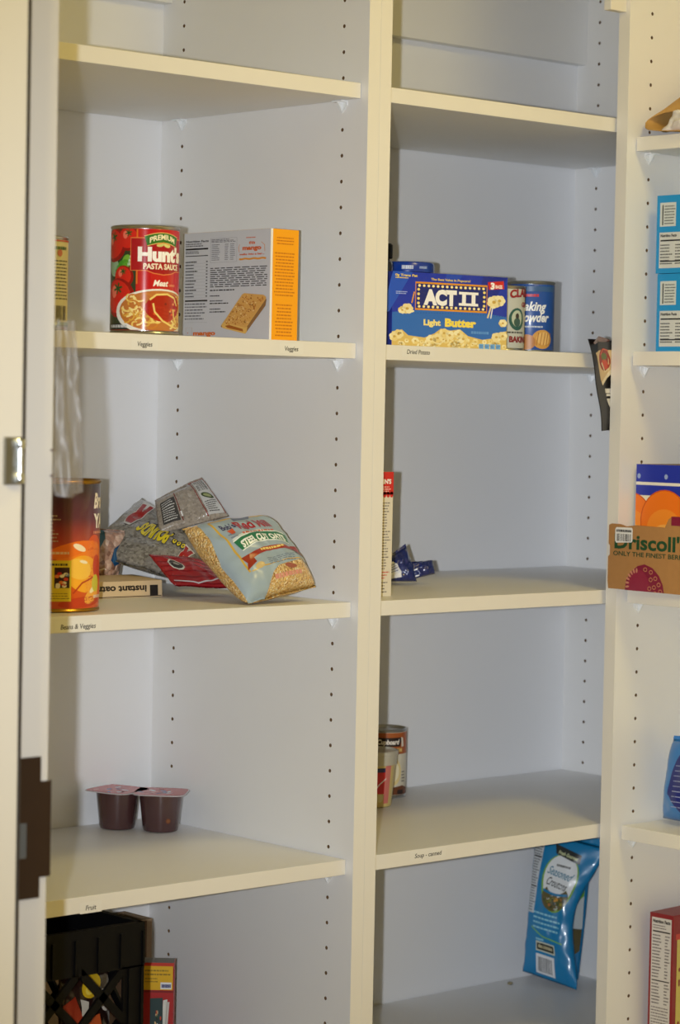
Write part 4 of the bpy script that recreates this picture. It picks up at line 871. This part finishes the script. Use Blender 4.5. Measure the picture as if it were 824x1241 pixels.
packet('snack_packet', (-0.475, 0.045, Z5 + 0.008), 0.080, 0.190, 0.024, -0.15, -0.12, mat('brown_snack_film', (96, 62, 40), 0.3, coat=.4), 'brown snack packet inside the crate beside the door jamb', a)
mb = MB(); mb.obox((-0.600, 0.060, Z5 + 0.230), (0.150, 0.010, 0.0), (-0.01, 0.13, -0.01), (0, 0, 0.012), mat('grey_booklet', (150, 142, 128), .7)); mb.obox((-0.590, 0.085, Z5 + 0.008), (0.125, 0.008, 0.0), (-0.01, 0.11, 0), (0, 0, 0.2215), mat('grey_carton', (130, 122, 108), .7))
build('grey_carton', mb, None, label='grey carton standing inside the black crate near its left end', cat='box')
# open cardboard box behind the crate
XB0, XB1, YB0, YB1, ZB = -0.2900, -0.0450, 0.3450, 0.4060, -1.1900
bt_ = thing('cardboard_box', ((XB0 + XB1) / 2, (YB0 + YB1) / 2, Z5), 'brown cardboard box standing between the crate and the small red box', 'box')
mb = MB(); th = 0.004
for x0, x1, y0, y1 in ((XB0, XB1, YB0, YB0 + th), (XB0, XB1, YB1 - th, YB1), (XB0, XB0 + th, YB0 + th, YB1 - th), (XB1 - th, XB1, YB0 + th, YB1 - th)): mb.box(x0, x1, y0, y1, Z5, ZB, CARD)
mb.box(XB0 + th, XB1 - th, YB0 + th, YB1 - th, Z5, Z5 + th, CARD); build('box_body', mb, bt_)
mb = MB(); mb.box(XB1 - 0.0125, XB1 - 0.0095, YB0 - .0012, YB0 - .0002, Z5 + .01, ZB - 0.002, mat('dark_crease', (92, 70, 50), .9)); build('corner_crease', mb, bt_)
# small red box with yellow band
q0 = V3((-0.1230, 0.2870, Z5)); qu = V3((0.0410, -0.0368, 0)); qv = V3((0.0200, 0.0222, 0)); qw = V3((0, 0, 0.1585))
t_, b_ = carton('pudding_box', q0, qu, qv, qw, mat('red_carton', (176, 26, 30), 0.4), 'small red box with yellow band behind the black crate', 'box', {'t': mat('grey_top', (150, 150, 146), .5)})
a = Art(yd=True)                       # face 200 x 285; picture part lies right of x = 50
a.rect(0, 0, 200, 8, (196, 50, 30), 1); a.rect(0, 8, 196, 64, (226, 178, 20), 1); a.words(64, 14, 186, 32, 2, (150, 120, 20), .4, 2); a.words(64, 34, 130, 48, 2, (150, 120, 20), .4, 2); a.rect(138, 46, 190, 62, (236, 236, 240), 2)
a.words(143, 50, 186, 59, 1, (40, 50, 120), .9, 3, 0); a.rect(0, 66, 200, 70, (130, 20, 24), 2)
a.poly([(90, 84), (150, 82), (152, 176), (92, 180)], (40, 64, 66), 2); a.poly([(152, 88), (172, 86), (162, 190), (144, 186)], (226, 226, 220), 1); a.poly([(168, 92), (182, 92), (170, 178), (160, 176)], (210, 206, 200), 1)
for k in range(16): a.ell(rr.uniform(108, 148), rr.uniform(110, 168), 5, 3.5, rr.choice([(236, 232, 220), (206, 70, 40), (60, 90, 60), (30, 30, 30), (226, 190, 140)]), 3 + k % 3, rr.uniform(0, 90), 7)
a.words(70, 196, 150, 208, 2, (226, 170, 60), .5, 2); a.words(70, 212, 146, 220, 1, (236, 200, 190), .6, 2); a.rect(60, 226, 196, 285, (206, 206, 210), 2)
nq = V3((-0.668, -0.744, 0)); a.build('printed_face', b_, facemap(q0 + qw, q0 + qw + qu, q0, 200, 285, nq))

# ------------------------------------------------------------ black noodle packet wedged behind the corner post
nk = thing('noodle_packet', (0.46, 0.0, -0.53), 'black food packet with pasta picture wedged behind the corner post', 'packet')
def npt(u, v, s_=1, n=0):              # u 0..1 left to right, v 0..1 bottom to top
    xl = 0.4460 + (0.4035 - 0.4460) * v + 0.002 * math.sin(v * 3.1); xr = 0.520
    x = xl + (xr - xl) * u
    y = -0.0040 + 0.0140 * min(1, max(0, (x - 0.42) / 0.040)); y = min(y, 0.0098) - 0.004 * (1 - u) * math.sin(v * 9) * .4
    return V3((x, y + (-0.0008 - n if s_ > 0 else 0.0008), -0.5250 + 0.1190 * v - 0.004 * (1 - v) * (1 - u)))
mb = MB(); N_ = 24
for s_ in (1, -1):
    vs = [npt(i / N_, j / N_, s_) for i in range(N_ + 1) for j in range(N_ + 1)]; fs = [(i * (N_ + 1) + j, (i + 1) * (N_ + 1) + j, (i + 1) * (N_ + 1) + j + 1, i * (N_ + 1) + j + 1) for i in range(N_) for j in range(N_)]
    mb.add(vs, fs, mat('black_film', (18, 16, 18), 0.35, coat=.2))
ed = [(i, 0) for i in range(N_ + 1)] + [(N_, j) for j in range(1, N_ + 1)] + [(i, N_) for i in range(N_ - 1, -1, -1)] + [(0, j) for j in range(N_ - 1, 0, -1)]
k0 = 0; M2 = (N_ + 1) ** 2
for q in range(len(ed)):
    a_, b2 = ed[q], ed[(q + 1) % len(ed)]; A_, B_ = a_[0] * (N_ + 1) + a_[1], b2[0] * (N_ + 1) + b2[1]; mb.f.append([A_, B_, B_ + M2, A_ + M2]); mb.mi.append(0)
nb_ = build('packet_body', mb, nk, smooth=60)
a = Art(yd=True, rough=.25)            # metres: x from 0.40, y down from top (0..0.119)
W_ = 0.09
a.poly([(0.010, 0.018), (0.018, 0.014), (0.060, 0.012), (0.060, 0.028), (0.022, 0.060), (0.018, 0.052)], (214, 186, 140), 0); a.ell(0.030, 0.026, 0.014, 0.015, (150, 42, 22), 1); a.ell(0.029, 0.022, 0.007, 0.005, (96, 110, 44), 2); a.ell(0.031, 0.032, 0.009, 0.006, (206, 70, 40), 2, 20)
a.stroke([(0.022, 0.030), (0.030, 0.042), (0.040, 0.038)], 0.0022, (232, 214, 170), 3); a.stroke([(0.020, 0.020), (0.028, 0.012), (0.040, 0.014)], 0.002, (206, 90, 60), 3); a.poly([(0.020, 0.056), (0.050, 0.034), (0.050, 0.040), (0.022, 0.060)], (236, 222, 190), 2)
a.rect(0.0275, 0.064, 0.040, 0.070, (226, 222, 214), 1); a.rect(0.0290, 0.071, 0.040, 0.074, (226, 222, 214), 1); a.poly([(0.029, 0.077), (0.04, 0.077), (0.04, 0.090), (0.032, 0.088)], (206, 202, 194), 1)
a.build('packet_print', nb_, lambda x, y, n: npt(min(1, max(0, (x * 1.25 - 0.006) / 0.105)), 1 - y / 0.119, 1, n), maxlen=0.004, base=0.0002, step=0.00005, clip=boxclip(0, 0.001, 0.06, 0.118))
fl = MB(); pts = [(0.4020, -0.0160, -0.4115), (0.4160, -0.0120, -0.4020), (0.4400, -0.006, -0.4045), (0.4600, 0.0070, -0.4050), (0.4600, 0.0090, -0.4085), (0.4250, -0.0040, -0.4090), (0.4120, -0.010, -0.4130)]
fl.prism(pts, (0, 0.0012, -0.0006), mat('brown_foil_flap', (110, 50, 40), 0.2, coat=.7)); build('top_seam', fl, nk)

# ------------------------------------------------------------ right unit contents
# paper bag lying open with tissue
X0, Y0 = 0.505, -0.055; ZR1 = RZ[0] + 0.0001
bgt = thing('paper_bag', (0.56, -0.17, ZR1), 'tan paper bag lying open on the top right shelf', 'bag')
KR = mat('tan_paper', (190, 148, 82), 0.7, bump=.3, bscale=50)
ring = []                                # mouth ring faces the door and the lens; bag body runs back to +X
mb = MB(); n = 36; secs = []
for s_ in range(9):
    f_ = s_ / 8; cx = 0.490 + 0.20 * f_; hh = 0.0185 + 0.034 * min(1, f_ * 2.2); ww = 0.125
    row = []
    for j in range(n):
        q = 2 * math.pi * j / n; ca, sa = math.cos(q), math.sin(q)
        y = -0.146 + ww * (abs(ca) ** .8) * (1 if ca > 0 else -1) * (1 - .1 * f_); z = ZR1 + 0.0012 + hh + hh * (abs(sa) ** .7) * (1 if sa > 0 else -1)
        row.append((cx + 0.018 * math.sin(q) + 0.003 * noise.noise(V3((q * 2, f_ * 6, 3))), y, max(z + .002 * noise.noise(V3((q * 3, f_ * 5, 1))), ZR1 + .0008)))
    secs.append(row)
vs = [p for r in secs for p in r]; fs = [(i * n + j, i * n + (j + 1) % n, (i + 1) * n + (j + 1) % n, (i + 1) * n + j) for i in range(8) for j in range(n)]
mb.add(vs, fs, KR); mb.f.append([8 * n + j for j in range(n)]); mb.mi.append(0)
pb1 = build('bag_body', mb, bgt, smooth=50); so = pb1.modifiers.new('paper', 'SOLIDIFY'); so.thickness = 0.0012
tb = Bag((0.492, -0.046, ZR1 + 0.006), (0.490, -0.190, ZR1 + 0.006), (0.505, -0.185, ZR1 + 0.036), (0.505, -0.062, ZR1 + 0.033), 0.020, 0.009, 44, (0.0, 0.0), (2, 2), 70)
tt = thing('tissue_wad', (0.50, -0.17, ZR1 + .01), 'crumpled white tissue inside the open paper bag', 'tissue'); tb.mesh('tissue_paper', tt, mat('white_tissue', (216, 212, 210), .7), 40, 36)

# stacked sky-blue cartons
SKY = mat('sky_blue_carton', (32, 146, 214), 0.4)
ZR2 = RZ[1] + 0.0001
def skybox(z, h, label, yb):
    t, b = carton('food_carton', V3((0.5000, yb, z)), (0, -0.150, 0), (0.10, 0, 0), (0, 0, h), SKY, label, 'box', group=None)
    a = Art(yd=True)                    # 150 x 105 mm
    a.rect(6, 10, 34, 42, (206, 214, 216), 0); a.rect(10, 13, 12, 40, (40, 40, 44), 1); a.words(14, 13, 33, 40, 7, (90, 96, 100), .4, 1)
    a.rect(6, 50, 60, 98, (206, 210, 212), 0); a.text('Nutrition Facts', 22, 56, 3.6, (30, 30, 34), w=28, bold=.04, lay=1); a.rect(8, 60, 56, 62, (30, 30, 34), 1); a.words(8, 65, 30, 94, 7, (80, 84, 88), .4, 1); a.words(34, 65, 56, 94, 7, (80, 84, 88), .4, 1); a.rect(8, 88, 56, 89.6, (30, 30, 34), 2)
    a.stroke([(70, 20), (90, 12), (120, 18), (140, 14)], 6, (120, 190, 226), 0)
    a.build('printed_face', b, facemap((0.5, yb, z + h), (0.5, yb - .15, z + h), (0.5, yb, z), 150, 105, (-1, 0, 0)))
skybox(ZR2, 0.1050, 'sky-blue carton, lower of the stack of two on the right shelf', -0.0400)
skybox(ZR2 + 0.1056, 0.1050, 'sky-blue carton, upper of the stack of two on the right shelf', -0.0365)

# orange carton with blue top band
ZR3 = RZ[2] + 0.0001
oo = V3((0.4920, -0.0185, ZR3))
ot2 = thing('orange_crate_box', oo, 'open fruit box printed with oranges under a blue band', 'box')
OW = mat('cream_box_board', (214, 196, 150), .6); mb = MB(); L_, D_, H_ = 0.30, 0.20, 0.1700
mb.box(oo.x, oo.x + .004, oo.y - L_, oo.y, ZR3, ZR3 + H_, OW); mb.box(oo.x + D_, oo.x + D_ + .004, oo.y - L_, oo.y, ZR3, ZR3 + H_, CARD)
mb.box(oo.x + .004, oo.x + D_, oo.y - .004, oo.y, ZR3, ZR3 + H_, CARD); mb.box(oo.x + .004, oo.x + D_, oo.y - L_, oo.y - L_ + .004, ZR3, ZR3 + H_, CARD); mb.box(oo.x + .004, oo.x + D_, oo.y - L_ + .004, oo.y - .004, ZR3, ZR3 + .004, CARD)
ob2 = build('box_body', mb, ot2)
a = Art(yd=True)                      # mm from the left (far) top corner, y down
a.rect(0, 0, 300, 110, (238, 232, 206), 0); a.rect(0, 0, 300, 33, (34, 52, 170), 1); a.poly([(0, 33), (300, 33), (300, 42), (0, 42)], (34, 52, 170), 1); a.rect(0, 24, 300, 28, (236, 232, 220), 2)
for k in range(6): a.ell(5 + 48 * k, 16 - 0, 3, 3.5, (150, 170, 220), 3)
def orange(x, y, r, lay):
    a.ell(x, y, r * 1.04, r * 1.04, (206, 84, 20), lay, n=32); a.ell(x, y, r, r, (244, 122, 26), lay + 1, n=32); a.ell(x, y + r * .25, r * .75, r * .65, (248, 146, 44), lay + 2, n=26); a.ell(x, y + r * .5, r * .5, r * .4, (250, 178, 84), lay + 3, n=20)
orange(-8, 76, 36, 4); orange(130, 80, 40, 4); orange(226, 74, 40, 4); orange(52, 76, 41, 8); a.ell(92, 94, 14, 12, (40, 96, 50), 13, -20)
a.build('box_print', ob2, facemap((oo.x, oo.y, ZR3 + H_), (oo.x, oo.y - .3, ZR3 + H_), (oo.x, oo.y, ZR3 + H_ - .11), 300, 110, (-1, 0, 0)), clip=boxclip(0, 0, 300, 110), step=.00006)
# red round packet standing in it
rp_ = Bag((0.560, -0.0300, -0.6200), (0.545, -0.1460, -0.7300), (0.545, -0.2250, -0.5800), (0.560, -0.1050, -0.5000), 0.02, .003, 51, (0.02, .04), (2.4, 2.4), 30)
t_ = thing('red_pouch', (0.55, -0.13, ZR3 + .02), 'red and grey pouch poking out of the fruit box', 'pouch'); m_ = rp_.mesh('pouch_body', t_, mat('grey_film', (130, 122, 124), .35, coat=.4), 34, 34)
a = Art(yd=True); a.poly([(14, 12), (90, 6), (96, 96), (4, 96), (4, 40)], (190, 28, 34), 0); a.poly([(14, 12), (50, 6), (40, 20), (8, 38)], (226, 110, 90), 1); a.build('pouch_print', m_, rp_.map(100, 100), maxlen=5, smooth=60, **PLK)
# berry tray: open cardboard tray hanging over the shelf edge, leaning on the box
KB = mat('berry_tray_board', (170, 124, 74), 0.75, var=.08, bscale=120)
dt = thing('berry_tray', (0.456, -0.15, ZR3 - .003), 'brown cardboard berry tray front with raspberry print, before the fruit box', 'tray')
DT = [(0, 0)] ; mb = MB(); y0, y1 = -0.0040, -0.3100; z0, z1 = ZR3 - 0.0010, ZR3 + 0.0890
def prof_y(z): return 0
pts = [(y0, z0 + .002), (y0 + .0015, z0 + .012), (y0 + .0015, z0 + .045), (y0 - .0015, z0 + .048), (y0 - .0015, z0 + .060), (y0 + .0010, z0 + .063), (y0 + .0008, z1 - .002), (y0 - .004, z1), (y0 - .018, z1 - .0004), (y0 - .028, z1 - .003), (y0 - .046, z1 - .0006), (y0 - .098, z1 - .0015), (y0 - .104, z1 + .010), (y0 - .110, z1 + .014), (y1, z1 + .014), (y1, z0)]
mb.prism([(0.4560, p, z) for p, z in pts], (0.0035, 0, 0), KB); dbd = build('tray_front', mb, dt)
mb = MB(); mb.box(0.4597, 0.4905, y1, y1 + .0035, z0 + .002, z1 - .01, KB); mb.box(0.4640, 0.4905, -0.0175, -0.0142, z0 + .002, z1 - .01, KB) if False else None; build('tray_side', mb, dt)
a = Art(yd=True)                      # mm from far top corner
a.text("Driscoll's", 74, 34.5, 19, (28, 74, 46), w=128, bold=.03, lay=1); a.text('ONLY THE FINEST BERRIES', 76, 44.5, 6, (36, 70, 46), w=136, bold=.02, lay=1)
a.poly([(11, 9), (13, 6.5), (40, 6), (42, 8), (42, 24), (40, 26), (13, 27.5), (11, 25)], (232, 232, 232), 2); a.bars(14, 15, 40, 25, (60, 60, 64), 16, lay=3); a.words(13, 9, 40, 13, 1, (50, 50, 54), .8, 3, 0)
BY = (128, 26, 58)
a.poly([(30, 95), (32, 78), (40, 66), (52, 57), (64, 54), (78, 58), (90, 68), (97, 80), (100, 95)], BY, 1); a.ell(54, 84, 19, 22, (142, 34, 66), 2)
for k in range(7):
    q = math.pi * (0.52 + .09 * k) ; a.ell(52 + 17.5 * math.cos(q), 82 - 19 * math.sin(q), 1.6, 3.4, (196, 130, 110), 3, 90 - math.degrees(q), 8)
for x, y in ((76, 64), (84, 72), (76, 74), (90, 80), (82, 84), (93, 89), (74, 86), (84, 92), (66, 61), (76, 94)): a.stroke([(x + 3 * math.cos(q * .9), y + 2.6 * math.sin(q * .9)) for q in range(7)], .9, (200, 140, 100), 3, closed=True)
a.rect(109, -12, 190, 0, BY, 0)
a.build('tray_print', dbd, planemap((0.4560, y0, z1 + .002), (0, -.001, 0), (0, 0, -.001), (-1, 0, 0)), clip=boxclip(0, -12, 300, 90.5))

# puffy blue bag, right unit
ZR4 = RZ[3] + 0.0001
ub_ = Bag((0.5560, -0.0260, ZR4 + 0.004), (0.5450, -0.2200, ZR4 + 0.004), (0.5700, -0.2100, ZR4 + 0.128), (0.5700, -0.0300, ZR4 + 0.118), 0.060, 0.004, 61, (0.0, 0.05), (2.6, 2.6), 26)
t_ = thing('snack_bag', (0.56, -0.12, ZR4), 'puffy blue bag with navy nutrition panel on the right shelf', 'bag'); m_ = ub_.mesh('pouch', t_, mat('bright_blue_film', (30, 120, 196), .28, coat=.5), 44, 40)
a = Art(yd=True, rough=.3); a.poly([(22, 12), (60, 8), (60, 95), (26, 90), (12, 70), (14, 40)], (26, 36, 120), 0)
for k in range(12): a.stroke([(17 + (6 if k < 3 else 0), 18 + 6 * k), (60, 17 + 6 * k)], .9, (150, 160, 200), 1)
a.stroke([(22, 14), (60, 10)], 1.6, (226, 226, 230), 2); a.poly([(30, 92), (60, 88), (60, 99), (24, 99)], (150, 132, 116), 2)
a.build('bag_print', m_, ub_.map(100, 100), maxlen=3, smooth=60, **PLK)
# dark red carton, lowest right
ZR5 = RZ[4] + 0.0001
ro = V3((0.5290, -0.0300, ZR5)); ru_ = V3((0.0440, 0.0, 0)); rv_ = V3((0, 0.0, 0))
RC = mat('dark_red_carton', (136, 24, 34), .4)
t_ = thing('cereal_box', ro, 'dark red carton with white nutrition panel on the lowest right shelf', 'box')
cA, cB = V3((0.5290, -0.0300, ZR5)), V3((0.5311, -0.0704, ZR5)); dv = V3((0.1500, 0.0078, 0))
mb = MB(); mb.obox(cA, cB - cA, dv, (0, 0, 0.198), RC); b_ = build('carton_body', mb, t_, bevel=.0006)
nA = V3((-(cB - cA).y, (cB - cA).x, 0)) ; nA = V3((cB - cA)).cross(V3((0, 0, 1))).normalized()
if nA.dot(CAM - cA) < 0: nA = -nA
a = Art(yd=True)                      # 42 x 198
a.rect(4, 6, 39, 195, (210, 206, 204), 0); a.text('Nutrition Facts', 21.5, 13, 4.4, (30, 24, 26), w=31, bold=.05, lay=1); a.words(6, 15, 30, 22, 2, (110, 100, 104), .4, 1); a.rect(6, 24, 37, 26, (30, 24, 26), 1)
for k in range(14): a.words(6, 29 + 4.4 * k, 22, 32 + 4.4 * k, 1, (96, 88, 92), .6, 1); a.words(28, 29 + 4.4 * k, 37, 32 + 4.4 * k, 1, (96, 88, 92), .6, 1, .5)
a.rect(6, 92, 37, 93.6, (30, 24, 26), 1)
for k in range(7): a.words(6, 96 + 4.4 * k, 22, 99 + 4.4 * k, 1, (96, 88, 92), .6, 1); a.words(28, 96 + 4.4 * k, 37, 99 + 4.4 * k, 1, (96, 88, 92), .6, 1, .5)
a.words(6, 128, 37, 190, 15, (120, 112, 114), .4, 1, .2)
a.build('printed_face', b_, facemap(cA + V3((0, 0, .198)), cB + V3((0, 0, .198)), cA, 42, 198, nA))
nB = V3(dv).cross(V3((0, 0, 1))).normalized()
if nB.dot(CAM - cB) < 0: nB = -nB
a = Art(yd=True); a.rect(12, 34, 180, 190, (206, 190, 96), 0); a.rect(8, 26, 180, 34, (196, 60, 50), 0)
for y in (76, 92, 96, 150, 156): a.ell(20, y, 2.6, 3, (130, 24, 30), 1); a.ell(40, y, 2.6, 3, (130, 24, 30), 1)
a.build('printed_face', b_, facemap(cB + V3((0, 0, .198)), cB + dv + V3((0, 0, .198)), cB, 195, 198, nB))

# ------------------------------------------------------------ clear plastic bag hanging behind the jamb
pg = thing('clear_plastic_bag', (-0.785, -0.44, -0.60), 'empty clear plastic bag hanging behind the door jamb', 'bag')
M = bpy.data.materials.new('thin_clear_film'); M.use_nodes = True; nt = M.node_tree; nt.nodes.remove(nt.nodes['Principled BSDF'])
tr = nt.nodes.new('ShaderNodeBsdfTransparent'); tr.inputs[0].default_value = (.86, .84, .80, 1); gl = nt.nodes.new('ShaderNodeBsdfGlossy'); gl.inputs['Roughness'].default_value = .35; df = nt.nodes.new('ShaderNodeBsdfDiffuse'); df.inputs[0].default_value = (.6, .55, .48, 1)
m1 = nt.nodes.new('ShaderNodeMixShader'); m1.inputs[0].default_value = .025; m2 = nt.nodes.new('ShaderNodeMixShader'); m2.inputs[0].default_value = .16
nt.links.new(tr.outputs[0], m1.inputs[1]); nt.links.new(gl.outputs[0], m1.inputs[2]); nt.links.new(m1.outputs[0], m2.inputs[1]); nt.links.new(df.outputs[0], m2.inputs[2]); nt.links.new(m2.outputs[0], nt.nodes['Material Output'].inputs[0])
mb = MB()
for s_ in (0, 1):
    vs = []; nu, nv = 24, 36
    for i in range(nu + 1):
        for j in range(nv + 1):
            u, v = i / nu, j / nv; w_ = (0.030 + 0.030 * min(1, (1 - v) * 1.4)); x = -0.8080 + u * (0.0380 + .013 * (1 - v)) ; 
            y = -0.455 + 0.0035 * math.sin(u * 16 + v * 2) + (0.006 if s_ else -0.006) * math.sin(math.pi * u) * (1 - v) + .004 * noise.noise(V3((u * 5, v * 6, s_)))
            vs.append((x, y, -0.588 + 0.155 * v + .003 * math.sin(u * 7) * (1 - v)))
    mb.add(vs, [(i * (nv + 1) + j, (i + 1) * (nv + 1) + j, (i + 1) * (nv + 1) + j + 1, i * (nv + 1) + j + 1) for i in range(nu) for j in range(nv)], M)
build('film', mb, pg, smooth=80)
mb = MB(); mb.tube([(-0.8128, -0.455, -0.430), (-0.800, -0.455, -0.432), (-0.790, -0.455, -0.437), (-0.786, -0.455, -0.432)], 0.0016, CHROME); build('wall_hook', mb, None, smooth=50, label='small steel hook on the wall behind the jamb holding the plastic bag', cat='hook')
